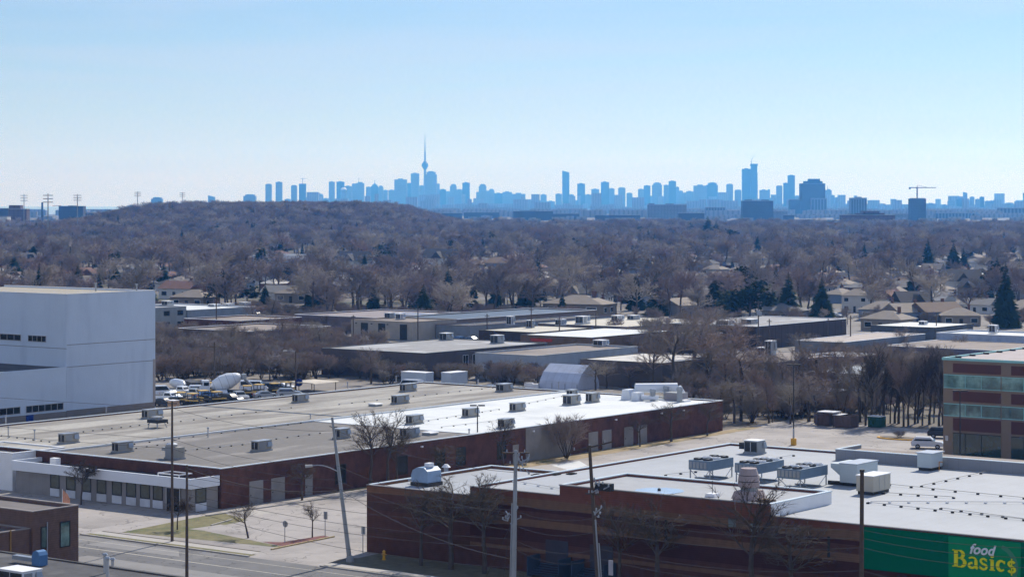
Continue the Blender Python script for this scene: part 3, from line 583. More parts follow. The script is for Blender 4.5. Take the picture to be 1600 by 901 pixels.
for (lab,px,py,kw) in (
 ('beige roof unit nearest the left edge on the light gravel roof',96,693,{}),
 ('beige roof unit at the left corner of the brown gravel roof',180,707,{}),
 ('dark louvred roof unit at the far left by the tall white building',226,654,dict(sy=3)),
 ('beige roof unit alone in the middle of the brown gravel roof',398,705,{}),
 ('beige roof unit near the far edge of the light gravel roof, centre left',461,629,{}),
 ('beige roof unit standing right behind the leaning street light pole',526,685,dict(sy=2.0)),
 ('farthest beige roof unit, at the back edge of the light gravel roof',629,612,dict(sy=2.8)),
 ('beige roof unit in the middle of the light gravel roof behind the thin bare trees',616,631,dict(sy=2.8)),
 ('roof unit at the left corner of the white membrane roof',639,663,{}),
 ('roof unit at the right end of the brown gravel roof by the front edge',630,684,dict(sy=2.6,col='greym')),
 ('pale roof unit on the left part of the white membrane roof',727,652,dict(sy=2.4)),
 ('roof unit at the back right corner of the light gravel roof',781,612,dict(sx=1.6)),
 ('pale roof unit in the middle of the white membrane roof',801,643,dict(sy=2.3)),
 ('roof unit near the front edge of the white membrane roof behind a bare tree',783,669,dict(sy=2.2)),
 ('bulky pale unit near the back of the white membrane roof',886,633,dict(sx=1.6,h=1.5)),
 ('small unit at the back edge of the white membrane roof',890,618,dict(sy=1.4,h=.9)),
 ('squat pale unit to the left of the big white duct',920,629,dict(sy=2.0,h=1.45)),
): rooftop_unit(lab,px,py,ZR,**kw)
for (lab,px,py,z,kw) in (('dark unit at the back of the blotchy grey workshop roof',692,532,5.2,dict(sx=2,sy=2.4,h=1.6,col='greym')),('dark unit near the right end of the grey workshop roof',772,537,5.2,dict(sx=2,sy=2.2,h=1.8,col='greym')),('pale unit at the far end of the pale blue depot roof',934,541,4.9,dict(sx=2.4,sy=2.4,h=1.3,col='white')),('white box on the cream flat roof',795,508,5.0,dict(sx=1.5,sy=1.5,h=2.2,col='white')),('dark box on the cream flat roof at right',826,512,5.0,dict(sx=1.4,sy=1.4,h=1.8,col='greym')),('white unit on the brown brick unit roof left',872,509,4.9,dict(sx=1.8,sy=2.2,h=1.6,col='white')),('larger white unit on the brown brick unit roof right',905,506,4.9,dict(sx=2.4,sy=3,h=1.9,col='white')),
 ('white topped unit at the front of the beige garage roof',622,499,4.4,dict(sx=1.6,sy=2,h=1.5,col='white')),('dark unit behind it on the beige garage roof',605,497,4.4,dict(sx=1.8,sy=2,h=1.4,col='greym')),('white hood on the tan roof right of the biggest bare tree',1189,557,4.8,dict(sx=1.8,sy=1.8,h=1.8,col='white')),('tall blue-grey unit beside the white hood on the tan roof',1200,558,4.8,dict(sx=1.4,sy=2.0,h=3.2,col='galv')),
 ('white unit on the two storey block roof',257,478,6.4,dict(sx=2.2,sy=2.5,h=1.4,col='galv')),('white skylight unit on the long grey shed, left',330,479,5.3,dict(sx=2.4,sy=2.6,h=.7,col='white')),('white skylight unit on the long grey shed, centre',352,478,5.3,dict(sx=2.4,sy=2.6,h=.7,col='white')),('white skylight unit on the long grey shed, right',378,476,5.3,dict(sx=2.4,sy=2.6,h=.7,col='white')),
 ('white unit on dark ribbed warehouse roof, left',1130,509,5.3,dict(sx=3,sy=2.6,h=1.3,col='white')),('white unit on dark ribbed warehouse roof, right',1166,507,5.3,dict(sx=3,sy=3,h=1.3,col='galv')),('small white unit on the pale roofed hall',1440,508,4.8,dict(sx=1.6,sy=1.6,h=1,col='white')),('white unit on the far cream unit roof, left',960,502,4.8,dict(sx=2,sy=3,h=1.5,col='white')),('white unit on the far cream unit roof, right',985,500,4.8,dict(sx=2,sy=3,h=1.2,col='galv')),('white box on the pale blue hall roof',1550,520,5.2,dict(sx=1.6,sy=1.6,h=1.8,col='white'))):
    rooftop_unit(lab,px,py,z,group='units on the farther industrial roofs',**kw)
# fan unit with dark top
u,v=gu(242,668,ZR); r=gthing('fan_unit','dark roof fan on spread metal legs beside the left pole','roof fan',u,v,ZR)
obj('pan',MB().box(-.9,1.1,-.6,1.4,.7,1.15),M['dark'],r); obj('housing',MB().lathe([(.75,1.15),(.8,1.5),(.3,1.6)],14,0,.4),M['greym'],r)
mb=MB(); [mb.tube((x,y,0),(x*.8,y*.8,.7),.06,.06,5) for x in(-.8,1) for y in(-.5,1.3)]; obj('stand',mb,M['galv'],r)
u,v=gu(268,717,ZR); r=gthing('twin_unit','pair of pale boxes with fan cowl on brown gravel roof by left pole','roof unit',u,v,ZR)
obj('cabinet',MB().box(-1.1,-.1,0,1,.2,1.5),M['greym'],r); obj('cabinet',MB().box(0.1,1.0,.2,1.2,.2,1.45),M['cream'],r); obj('cowl',MB().lathe([(.7,1.5),(.75,1.75),(.35,1.9)],12,-.5,.5),M['galv'],r); obj('curb',MB().box(-1.2,1.1,-.1,1.3,0,.2),M['greym'],r); obj('duct',MB().box(-2.0,-1.12,.3,.8,.9,1.3),M['galv'],r)
# skylights / hatches
for lab,px,py in (('low white roof hatch at the centre of the light gravel roof',586,634),('low white roof hatch at the right end of the brown gravel roof',671,679)):
    u,v=gu(px,py,ZR); r=gthing('roof_hatch',lab,'roof hatch',u,v,ZR); obj('curb',MB().box(-.7,.7,-.7,.9,0,.3),M['greym'],r); obj('lid',MB().box(-.8,.8,-.8,1,.3,.42,.1,.1),M['white'],r)
# vent pipes
def vent(label,px,py,z,h=1.0,r_=.09,cap=True):
    u,v=gu(px,py,z); r=gthing('vent_pipe',label,'vent pipe',u,v,z,group='thin vent pipes on the flat roofs'); obj('pipe',MB().tube((0,0,0),(0,0,h),r_,r_,8),M['frame'],r)
    if cap: obj('cap',MB().tube((0,0,h),(0,0,h+.15),r_*2,r_*1.2,8),M['galv'],r)
for lab,px,py,hh in (('thin white vent pipe at left frame edge on gravel roof',9,664,1.3),('thin vent pipe left of the leftmost beige unit',13,684,1.4),('thin vent pipe between the leftmost unit and roof edge',54,688,1.3),('white vent pipe near the back edge by the tall white building',166,644,.7),('vent pipe right of the left pole on the divider',325,683,1.2),('vent pipe at the back edge of gravel roof centre left',543,606,.9),('white vent with cap behind the farthest beige unit',619,597,1.0),('vent pipe at the back edge right of the farthest unit',747,603,1.0),('short vent on the divider by the leaning street light',485,654,.6),('small vent at the right corner of the brown roof',733,677,.5),('thin vent behind the white membrane roof units',873,607,1.0)):
    vent(lab,px,py,ZR,hh)
# gas pipes on blocks
def gaspipe(label,p0,p1,z,n=10,r_=.06,m='frame',blk='black',bw=.18,name='gas_pipe'):
    u0,v0=gu(*p0,z); u1,v1=gu(*p1,z); r=gthing(name,label,'pipe',u0,v0,z,group='pipes laid across the flat roofs')
    dx,dy=v1-v0,u1-u0; n=max(3,int(n*.75)); obj('pipe',MB().tube((0,0,.16),(dx,dy,.16),r_,r_,6),M[m],r)
    bm=None
    for k in range(n+1):
        t=k/n
        if bm is None: bm=MB().box(-bw,bw,-bw*.7,bw*.7,0,.12).mesh('support_block',M[blk])
        obj('support_block',bm,None,r,(dx*t,dy*t,0))
    return r
for lab,a,b,n in (('pale pipe on blocks running across the left of the light gravel roof',(100,678),(232,663),12),('pipe row from the dark fan unit to the back centre of the gravel roof',(262,661),(455,637),14),('pipe row across the middle of the light gravel roof to its right corner',(530,632),(770,606),18),
 ('short pipe row left of the leftmost beige unit',(2,681),(90,692),10),('pipe row on the brown gravel roof left of the left pole',(196,703),(262,693),6),('pipe on blocks across the brown gravel roof behind the middle unit',(290,704),(396,693),8),('pipe row from the middle unit to the leaning street light',(414,688),(500,677),7),('pipe across the right of the brown gravel roof',(560,694),(640,678),7),('pipe row by the divider on the brown gravel roof',(210,694),(470,661),16),
 ('pipe row along the left of the white membrane roof',(655,660),(780,640),12),('pipe row near the front edge of the white membrane roof',(690,668),(800,655),9),('dotted pipe at the back of the white membrane roof',(800,636),(890,617),10)):
    gaspipe(lab,a,b,ZR,n,.03,'frame','black',.09)
# big white duct and stacks at the right end of the warehouse
u,v=gu(1000,626,ZR); r=gthing('duct_assembly','big white rounded roof duct with a blue-shaded hood near the right end of the warehouse','roof duct',u,v,ZR)
wm=mat('duct_white',(.68,.72,.78),var=.04,rough=.45)
obj('hood',MB().box(-3.6,-1.8,0,2.2,0,1.6,.25,.25),wm,r); obj('main_duct',MB().tube((-2.6,2.6,1.7),(2.2,7.2,1.7),.75,.75,14),wm,r); obj('side_box',MB().box(-1.2,.1,-.6,1.0,0,1.3),wm,r); obj('low_duct',MB().tube((.1,.2,.5),(2.4,1.6,.5),.4,.4,10),wm,r); obj('duct_elbow',MB().tube((2.2,7.2,1.7),(2.9,7.8,.2),.7,.7,12),wm,r)
for lab,px,py,hh in (('short grey exhaust stack beside the white duct, leftmost of three',1020,626,1.9),('grey exhaust stack between two others by the white duct',1041,623,2.1),('grey exhaust stack at the right end of the warehouse roof, rightmost of three',1062,628,2.4)):
    u,v=gu(px,py,ZR); r=gthing('exhaust_stack',lab,'exhaust stack',u,v,ZR,group='grey exhaust stacks'); obj('stack',MB().lathe([(.42,0),(.42,hh-.5)],14),M['greym'],r); obj('stack_cap',MB().lathe([(.5,hh-.5),(.5,hh-.15),(.38,hh)],14),M['galv'],r)
u,v=gu(1052,626,ZR); r=gthing('pale_cabinet','low grey mauve machine cabinet among the exhaust stacks','cabinet',u,v,ZR); obj('cabinet',MB().box(-1.6,1.4,0,2,0,1.2),mat('mauve_cabinet',(.3,.28,.3)),r); obj('lid',MB().box(-1.65,1.45,-.05,2.05,1.2,1.27),M['greym'],r); obj('white_crate_row',MB().box(1.6,2.6,-1,1,0,.3),M['white'],r)
# food store roof
ZF=7.4
def condenser(label,px,py,n=3,sx=2.6,sy=4.2,hz=1.0):
    u,v=gu(px,py,ZF); r=gthing('condenser_bank',label,'condenser',u,v,ZF,group='condenser banks on the store roof'); bm=mat('condenser_blue_grey',(.16,.23,.31),rough=.5)
    obj('coil_box',MB().box(0,sx,0,sy,hz,hz+.95),bm,r)
    mb=MB(); [mb.box(.1+k*.42,.4+k*.42,-.04,-.003,hz+.15,hz+.8) for k in range(int(sx/.42))]; obj('coil_face',mb,M['greym'],r)
    for i in range(n):
        for j in (0,1):
            cx=sx*(.28+.44*j); cyy=sy*(i+.5)/n
            f=obj('fan_ring',MB().lathe([(.5,hz+.95),(.5,hz+1.12),(.44,hz+1.12),(.44,hz+1.0)],14,cx,cyy),M['white'] if i%2 else M['dark'],r); obj('fan_blade',MB().box(cx-.38,cx+.38,cyy-.07,cyy+.07,hz+1.02,hz+1.06).box(cx-.07,cx+.07,cyy-.38,cyy+.38,hz+1.065,hz+1.09),M['galv'],f)
    for x in (.1,sx-.1):
        for y in (.15,sy-.15): obj('leg',MB().tube((x,y,0),(x,y,hz),.07,.07,5),M['galv'],r)
    mb=MB()
    for x in (.1,sx-.1):
        mb.tube((x,.15,hz*.95),(x,sy*.3,.1),.04,.04,4); mb.tube((x,sy-.15,hz*.95),(x,sy*.7,.1),.04,.04,4)
    mb.box(-.1,sx+.1,sy*.28,sy*.33,0,.12); mb.box(-.1,sx+.1,sy*.67,sy*.72,0,.12)
    obj('brace',mb,M['galv'],r)
condenser('raised condenser bank on braced legs, left of the three on the store roof',1076,748,3,2.5,4.5)
condenser('raised condenser bank behind the dusty pink exhaust tower',1148,753,4,2.6,5.2)
condenser('raised condenser bank with white fan rings, right of the three on the store roof',1214,762,4,2.6,5.4)
r=rooftop_unit('dark roof unit with intake hood at the back of the store roof',1173,709,ZF,1.7,1.7,1.45,'greym',None)
obj('intake_hood',MB().box(-1.5,-.88,0,1.5,.5,1.2,.15,0),M['dark'],r)
# dusty pink exhaust tower on the raised roof
ZT=8.32; u,v=gu(1170,782,ZT); r=gthing('exhaust_tower','dusty pink stacked exhaust tower on a flared base on the raised roof','exhaust tower',u,v,ZT)
obj('base',MB().box(-1.1,1.1,-1,1,0,.25).box(-1.2,1.2,-1.1,1.1,.25,.95,.35,.35),M['pinkst'],r); obj('neck',MB().lathe([(.75,.95),(.75,1.3)],16),M['greym'],r)
obj('barrel',MB().lathe([(.98,1.3),(1.0,1.75)],16),M['pinkst'],r); obj('barrel',MB().lathe([(.98,1.83),(.92,2.3)],16),M['pinkst'],r); obj('barrel',MB().lathe([(.9,2.36),(.72,2.95)],16),M['pinkst'],r); obj('seam_ring',MB().lathe([(.9,1.75),(.9,1.83)],16).lathe([(.85,2.3),(.85,2.36)],16),M['dark'],r); obj('duct_tail',MB().box(.8,2.6,-.3,.4,0,.3),M['tan'],r)
u,v=gu(1113,775,ZT); r=gthing('antenna_stand','thin antenna rod on a small white base on the raised roof','antenna',u,v,ZT); obj('base',MB().box(-.55,.55,-.45,.45,0,.3,.12,.12),M['white'],r); obj('rod',MB().tube((0,0,.3),(0,0,1.45),.03,.03,5),M['dark'],r)
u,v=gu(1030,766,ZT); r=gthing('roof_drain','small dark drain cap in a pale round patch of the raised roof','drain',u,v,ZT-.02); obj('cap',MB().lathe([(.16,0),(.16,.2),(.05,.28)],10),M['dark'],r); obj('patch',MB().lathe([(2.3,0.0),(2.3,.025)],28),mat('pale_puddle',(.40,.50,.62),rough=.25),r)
# flat cable ladder behind the raised roof
r=gaspipe('flat cable tray on feet behind the raised roof, in front of condensers',(1190,765),(1290,774),ZF,5,.09,'lettery','black',.3,'cable_tray')
obj('tray',MB().box(0,.5,0,.12,.35,.45),M['yellow'],r)
# large air handlers right
u,v=gu(1312,758,ZF); r=gthing('air_handler','large pale blue-white air handler with sloped intake on the store roof','air handler',u,v,ZF)
pm=mat('pale_blue_cabinet',(.50,.57,.60),var=.04,rough=.5)
obj('cabinet',MB().box(0,1.9,0,4.3,.35,2.15),pm,r); obj('intake_hood',MB().quad([(-.003,.2,2.1),(-.003,4,2.1),(-1.1,4,2.1),(-1.1,.2,2.1)]).quad([(-1.1,.2,2.1),(-1.1,4,2.1),(-1.1,4,1.7),(-1.1,.2,1.7)]).quad([(-1.1,.2,1.7),(-1.1,4,1.7),(-.003,4,.9),(-.003,.2,.9)]).quad([(-.003,.2,2.1),(-1.1,.2,2.1),(-1.1,.2,1.7),(-.003,.2,.9)]),pm,r); obj('rail',MB().box(-1.6,2,.5,.8,0,.35).box(-1.6,2,3.3,3.6,0,.35),M['dark'],r); obj('lid',MB().box(-.06,1.96,-.06,4.36,2.15,2.24),M['lblue'],r)
u,v=gu(1358,772,ZF); r=gthing('air_handler','cream air handler in front of the larger pale one, behind the right pole','air handler',u,v,ZF)
obj('cabinet',MB().box(-1.2,.6,-.3,3.2,.3,1.75),mat('cream_cabinet',(.47,.44,.37),var=.05,rough=.5),r); obj('lid',MB().box(-1.26,.66,-.36,3.26,1.75,1.83),M['white'],r); obj('curb',MB().box(-1.1,.5,-.2,3.1,0,.3),M['dark'],r); obj('panel_seam',MB().box(.602,.62,.9,.95,.35,1.7).box(.602,.62,2.0,2.05,.35,1.7),M['greym'],r)
u,v=gu(1440,733,ZF); r=gthing('air_handler','pale green-white air handler against the grey screen wall','air handler',u,v,ZF)
obj('cabinet',MB().box(-.2,1.4,-.6,2.0,.3,1.75,-.12,0),pm,r); obj('curb',MB().box(-.1,1.3,-.5,1.9,0,.3),M['dark'],r); obj('lid',MB().box(-.4,1.6,-.7,2.1,1.75,1.85),M['lblue'],r); obj('side_pipe',MB().tube((1.8,.4,0),(1.8,.4,.9),.05,.05,6).tube((1.8,.4,.9),(2.2,.4,.9),.05,.05,6),mat('orange_pipe',(.45,.22,.08)),r)
# blue hood on lower roof
ZL=6.48; u,v=gu(664,757,ZL); r=gthing('exhaust_hood','blue-grey rounded exhaust hood at the left corner of the store roof','exhaust hood',u,v,ZL)
hb=mat('hood_blue_grey',(.26,.37,.52),rough=.45)
prof=[(-1.0,.35),(-1.1,1.0),(-.9,1.55),(-.3,1.85),(.6,1.85),(1.05,1.5),(1.1,.35)]
mb=MB(); i0=len(mb.v)
for y in (-.9,1.3):
    for (a,b) in prof: mb.v.append((a,y,b))
n_=len(prof)
for k in range(n_):
    k2=(k+1)%n_; mb.f.append((k,k2,n_+k2,n_+k)); mb.m.append(0)
mb.f.append(tuple(reversed(range(n_)))); mb.f.append(tuple(range(n_,2*n_))); mb.m+=[0,0]
obj('hood',mb,hb,r); obj('curb',MB().box(-1.1,1.2,-1,1.4,0,.35),M['dark'],r); obj('top_cap',MB().box(.1,.7,-.2,.6,1.86,2.25),M['white'],r); obj('side_pipes',MB().tube((-2.3,.2,.3),(-1.1,.2,.5),.12,.12,7).tube((-2.2,.8,.2),(-1.1,.8,.4),.1,.1,7),M['galv'],r)
u,v=gu(697,738,ZL); r=gthing('small_roof_vent','small white roof vent right of the blue hood','roof vent',u,v,ZL); obj('pipe',MB().tube((0,0,0),(0,0,.6),.25,.25,10),M['lblue'],r); obj('cap',MB().tube((0,0,.6),(0,0,.9),.5,.2,10),M['white'],r)
# pipes & pads on the store roof
for lab,a,b,n,mm,bb in (('cable on white blocks along the front of the main roof, lower right',(1356,786),(1600,813),13,'frame','black'),('cable on white feet across the main roof right of the cream unit',(1360,785),(1600,786),11,'frame','white'),
  ('yellow gas pipe on blocks running right from the cream unit',(1390,758),(1600,779),9,'cream','black'),('gas pipe on blocks at right running away towards the screen wall',(1440,760),(1550,736),8,'cream','black'),('gas pipe on blocks near the green sign at right',(1470,795),(1600,812),6,'cream','black'),
  ('row of pale pads across the left of the main roof by the two poles',(800,752),(905,770),7,'frame','white'),('yellow gas pipe from the large handler to the cream unit',(1380,771),(1490,778),6,'cream','black'),('pipe with dark blocks in front of the rear condenser units',(1040,743),(1110,735),3,'frame','black'),('short gas pipe beside the dark rear unit',(1180,722),(1240,712),5,'frame','black')):
    gaspipe(lab,a,b,ZF,n,.025,mm,bb,.13)
for k,(px,py) in enumerate(((838,742),(868,741),(872,739),(893,740))): 
    u,v=gu(px,py,ZF); r=gthing('black_mat',('leftmost black pad on the store roof behind the coil pole','black pad nearest the back among four on the store roof','black pad nearest the front edge among four on the store roof','rightmost black pad of four on the store roof')[k],'roof pad',u,v,ZF,group='black pads on the store roof'); obj('pad',MB().box(-.35,.35,-.5,.5,0,.1).box(-.2,.2,-.3,.3,.1,.16),M['black'],r)
# dark roof bottom-left items
ZB=4.25
u,v=gu(18,905,ZB); r=rooftop_unit('white topped roof unit at the bottom left corner of the dark roof',16,912,ZB,3.0,2.0,1.1,'white',None)
u,v=gu(62,882,ZB); r=gthing('duct_hood','blue curved duct hood on the dark roof at bottom left','duct hood',u,v,ZB)
mb=MB(); pr=[(-.5,0),(-.5,.8),(-.35,1.15),(0,1.3),(.35,1.2),(.5,.9),(.5,0)]
for y in (-.45,.45):
    for a,b in pr: mb.v.append((a,y,b))
for k in range(7):
    k2=(k+1)%7; mb.f.append((k,k2,7+k2,7+k)); mb.m.append(0)
mb.f.append(tuple(reversed(range(7)))); mb.f.append(tuple(range(7,14))); mb.m+=[0,0]
obj('hood',mb,M['bluem'],r); obj('duct',MB().box(-3.2,-.503,-.3,.3,.25,.6),M['galv'],r)
for lab,px,py,hh in (('grey flue pipe standing on the dark roof at bottom left',168,908,1.9),('dark flue with a round head on the dark roof at bottom left',164,894,1.5),('short dark stub pipe on the dark roof edge',176,884,.6)):
    vent(lab,px,py,ZB,hh,.13)
# ------------------------------------------------------------------ poles
def pole(label,px,h,top=None,base=None,u=None,r0=.16,r1=.10,m='wood',name='utility_pole',group='utility poles along the near road'):
    if base: x,y=gp(*base)
    else:
        t=(px-800)/F; y=u/(.799+t*.601); x=t*y
    r=thing(name,label,'pole',x,y,0,TH,group); lean=Vector((0,0,h))
    if top:  # px offset of the top at the same depth -> leaning
        dxw=(top-px)/F*y; lean=Matrix.Rotation(-TH,3,'Z')@Vector((dxw,0,h))
    obj('pole',MB().tube((0,0,-.2),lean,r0,r1,8),M[m],r); r['_top']=[lean.x,lean.y,lean.z]
    return r,lean
def crossarm(r,lean,t,L_=1.2,ax='x',ins=3):
    p=lean*t; d=Vector((L_,0,0)) if ax=='x' else Vector((0,L_,0)) if ax=='y' else ax*L_
    a=obj('crossarm',MB().tube(p-d,p+d,.07,.07,5),M['wood'],r)
    for k in range(ins):
        q=p-d+d*2*(k+.5)/ins; obj('insulator',MB().tube(q+Vector((0,0,.07)),q+Vector((0,0,.3)),.06,.04,6),M['galv'],a)
def streetarm(r,lean,t,dirv,L_=3.0,drop=0.5):
    p=lean*t; a=p; mb=MB()
    for k in range(5):
        s=(k+1)/5; q=p+dirv*(L_*s)+Vector((0,0,drop*math.sin(s*2.0))); mb.tube(a,q,.05,.045,6); a=q
    arm=obj('lamp_arm',mb,M['galv'],r); hb=MB().tube(a,a+dirv*.7+Vector((0,0,-.05)),.12,.16,8); obj('lamp_head',hb,M['frame'],arm)
LX=Matrix.Rotation(-TH,3,'Z')@Vector((-1,0,0))   # image-left in local axes
r,l=pole('weathered pole with spindly fittings left of centre, before the office annex',268,14.5,base=(269,845)); crossarm(r,l,.985,.5,LX,1); 
for t in (.74,.72,.66): obj('bracket',MB().tube(l*t,l*t+Vector((.45,.2,.05)),.06,.05,5),M['galv'],r)
r,l=pole('shorter bare wooden pole just right of the weathered pole by the annex',292,10.7,u=146)
r,l=pole('leaning concrete street light pole with a curved lamp arm, in front of the store',547,14.1,top=519,base=(547,877),m='greym',r0=.24,r1=.12,name='street_light_pole'); streetarm(r,l,.62,LX,2.6,.7); obj('pole_base',MB().lathe([(.4,0),(.36,.5),(.26,.6)],10),M['greym'],r)
obj('top_bracket',MB().tube(l*.93,l*.93+Vector((.5,0,.1)),.05,.05,5).tube(l*.93,l*.93-Vector((.5,0,-.1)),.05,.05,5),M['dark'],r)
rA,lA=pole('tall pole with tangled cable coils and paired conduits, centre',801,14.6,top=806,u=146,m='galv',r0=.26,r1=.14); 
crossarm(rA,lA,.985,1.1,LX,3)
def coil(r,p,rad,n=10,seed=1):
    rn=random.Random(seed); mb=MB()
    for k in range(n):
        c=p+Vector((rn.uniform(-.5,.5),rn.uniform(-.2,.2),rn.uniform(-.5,.5))); q=c+Vector((rn.uniform(-.5,.5),rn.uniform(-.3,.3),rn.uniform(-.5,.5))); mb.tube(c,q,.05,.04,4)
        mb.tube(q,q+Vector((0,0,.2)),.08,.06,5)
    obj('cable_coil',mb,M['galv'],r)
crossarm(rA,lA,.92,.9,LX,2); coil(rA,lA*.95+Vector((.6,0,-.4)),.6,12,3); coil(rA,lA*.62+Vector((-.6,.2,0)),.5,10,5); obj('conduit',MB().tube((.26,-.15,0),lA*.72+Vector((.2,-.12,0)),.07,.07,6).tube((-.26,-.15,0),lA*.7+Vector((-.2,-.12,0)),.06,.06,6),M['galv'],rA)
rB,lB=pole('tall dark pole with one slanted crossarm and side conduits, right of centre',940,15.6,top=921,u=146,r0=.22,r1=.13); crossarm(rB,lB,.99,1.9,Matrix.Rotation(-TH,3,'Z')@Vector((1,0,.25)).normalized(),3)
obj('conduit',MB().tube((.26,-.1,0),lB*.62+Vector((.2,-.1,0)),.07,.07,6).tube((.4,0,0),lB*.5+Vector((.34,0,0)),.05,.05,6),M['galv'],rB); coil(rB,lB*.8+Vector((.7,0,0)),.5,7,8); coil(rB,lB*.66+Vector((.4,0,0)),.5,6,9); obj('equipment_box',MB().box(-.5,1.0,-.3,.3,12.0,12.6),M['dark'],rB); crossarm(rB,lB,.75,.7,'x',2); obj('notice_plate',MB().box(.75,1.15,-.12,-.05,5.3,6.5),mat('notice_white',(.4,.4,.45)),rB)
rC,lC=pole('plain dark wooden pole in front of the left end of the green sign',1345,15.2,top=1347,u=146,r0=.19,r1=.15); obj('pole_cap',MB().tube(lC,lC+Vector((0,0,.15)),.19,.19,8),M['dark'],rC)
for (lab,px,top,base,hh) in (('thin wooden pole rising from the bushes behind the machine yard',335,534,608,None),('slim pole with a curved lamp arm above the bushes, left of centre',462,548,612,None),('wooden pole carrying grey transformers before the dark ribbed warehouse',1185,470,556,None),('short grey pole with cable loops beside the transformer pole',1202,498,556,None),
   ('slim pole in front of the dark brick unit',830,480,545,None),('slim pole right of the tan roof, centre',931,488,545,None),('slim pole by the far cream unit',874,494,550,None),('slim pole rising left of the low wide bungalow roof',1294,497,556,None),('slim pole at the end of the dark ribbed warehouse',1329,493,560,None),('slim pole above the pale roofed hall',1463,490,540,None),('slim pole behind the beige garage',552,492,530,None),('slim pole among bushes far left',338,455,520,None),('slim pole between the two halves of the grey workshop',653,478,560,None),('slim pole over the blue roofed warehouse',761,490,545,None),('slim pole at centre right behind the tan topped warehouse',1319,500,545,None)):
    x,y=gp(px,base); h=(base-top)/F*y; r,l=pole(lab,px,h,base=(px,base),r0=.17,r1=.12,group='poles in the industrial area')
    if 'lamp arm' in lab: streetarm(r,l,.97,LX,1.6,.3)
    elif 'transformers' in lab: crossarm(r,l,.97,1.0,LX,3); obj('transformer',MB().tube(l*.74,l*.83,.42,.42,10).tube(l*.72+Vector((.5,0,0)),l*.8+Vector((.5,0,0)),.35,.35,10),M['galv'],r)
    elif 'bushes behind' in lab: crossarm(r,l,.9,1.7,LX,3)
    else: crossarm(r,l,.93,.6,LX,2)
def lotlight(label,px,base,h,heads=2,yb=False,u=None):
    x,y=gp(px,base); r=thing('parking_lot_light',label,'lamp post',x,y,0,0,'slim parking lot lights'); z0=0
    if yb: obj('base',MB().lathe([(.42,0),(.42,.95),(.3,1.0)],12),M['yellow'],r); obj('grey_sleeve',MB().tube((0,0,1),(0,0,2.4),.14,.12,8),M['galv'],r)
    else: obj('base',MB().lathe([(.3,0),(.3,.6)],10),M['conc'],r)
    obj('pole',MB().tube((0,0,.6),(0,0,h),.10,.07,8),M['dark'],r)
    for s in ((-1,1) if heads==2 else (-1,1,)):
        obj('lamp_head',MB().box(min(s*.1,s*1.0),max(s*.1,s*1.0),-.2,.2,h-.05,h+.12),M['dark'],r)
lotlight('tall dark lamp post with yellow concrete base in the right parking lot',1240,695,11.6,yb=True)
lotlight('twin-headed dark lamp post in front of the glazed office',1500,726,9.9)
lotlight('slim lamp post in the lane between store and warehouse',746,727,8.0)
# wires
def wire(label,pts,sag=.8,rad=.022,name='overhead_wire',grp='overhead wires along the road'):
    mb=MB()
    for a,b in zip(pts[:-1],pts[1:]):
        a=Vector(a);b=Vector(b); prev=a
        for k in range(1,13):
            t=k/12; q=a.lerp(b,t)-Vector((0,0,sag*4*t*(1-t))); mb.tube(prev,q,rad,rad,3,caps=False); prev=q
    o=obj(name,mb,M['wire']); tag(o,label,'wire',grp); return o
def onu(px,u,z):
    t=(px-800)/F; y=u/(.799+t*.601); return (t*y,y,z)
U1=146
T=lambda px,z:onu(px,U1,z)
pw=[onu(292,146,10.5),onu(806,146,0),onu(925,146,0),onu(1346,146,0)]
for k,(zl,z0,z1,z2,z3,z4) in enumerate(((10.4,10.0,10.3,10.2,10.6,10.6),(9.6,9.4,9.5,9.6,10.0,10),(8.9,8.2,8.4,8.6,9.3,9.4),(8.0,7.0,7.0,7.2,7.6,7.6),(7.4,6.3,6.2,6.5,6.9,6.8),(6.6,4.6,4.7,4.9,5.6,5.5))):
    nm=('topmost long wire crossing the store front','second wire from the top crossing the store front','third wire crossing the store front','wire crossing the lower green sign','thin wire low across the store front','lowest wire crossing the store front')[k]
    wire(nm,[T(292,zl),T(801,z0+.3),T(935,z1+.3),T(1346,z3+.3),T(1700,z4+.6)],.45+.1*k,.02)
P1=Vector((*gp(269,845),0)); P2=Vector((*gp(547,877),0)); 
for k,(za,zb) in enumerate(((13.8,12.8),(10.6,9.4),(9.6,8.0))):
    wire(('high wire from the weathered pole to the leaning street light','middle wire from the weathered pole to the leaning street light','low wire from the weathered pole to the leaning street light')[k],[(-120,290+0,za+1),(P1.x,P1.y,za),(P2.x-1.3,P2.y,zb),T(806,zb)],.7,.02)
wire('slack cable from the short wooden pole down to the right',[T(292,10.4),(P2.x-.9,P2.y,7.0),T(801,5.6)],.9,.03)
for k,(a,b,px,z) in enumerate(((785,898,806,12.5),(755,890,803,9.0),(1000,860,930,12.2),(985,840,928,9.6))):
    x,y=gp(a,b+40) if b<870 else gp(a,b+20); wire(('guy wire left of the coil pole, upper','guy wire left of the coil pole, lower','guy wire right of the crossarm pole, upper','guy wire right of the crossarm pole, lower')[k],[(x,y,0),T(px,z)],0,.02,'guy_wire','guy wires')
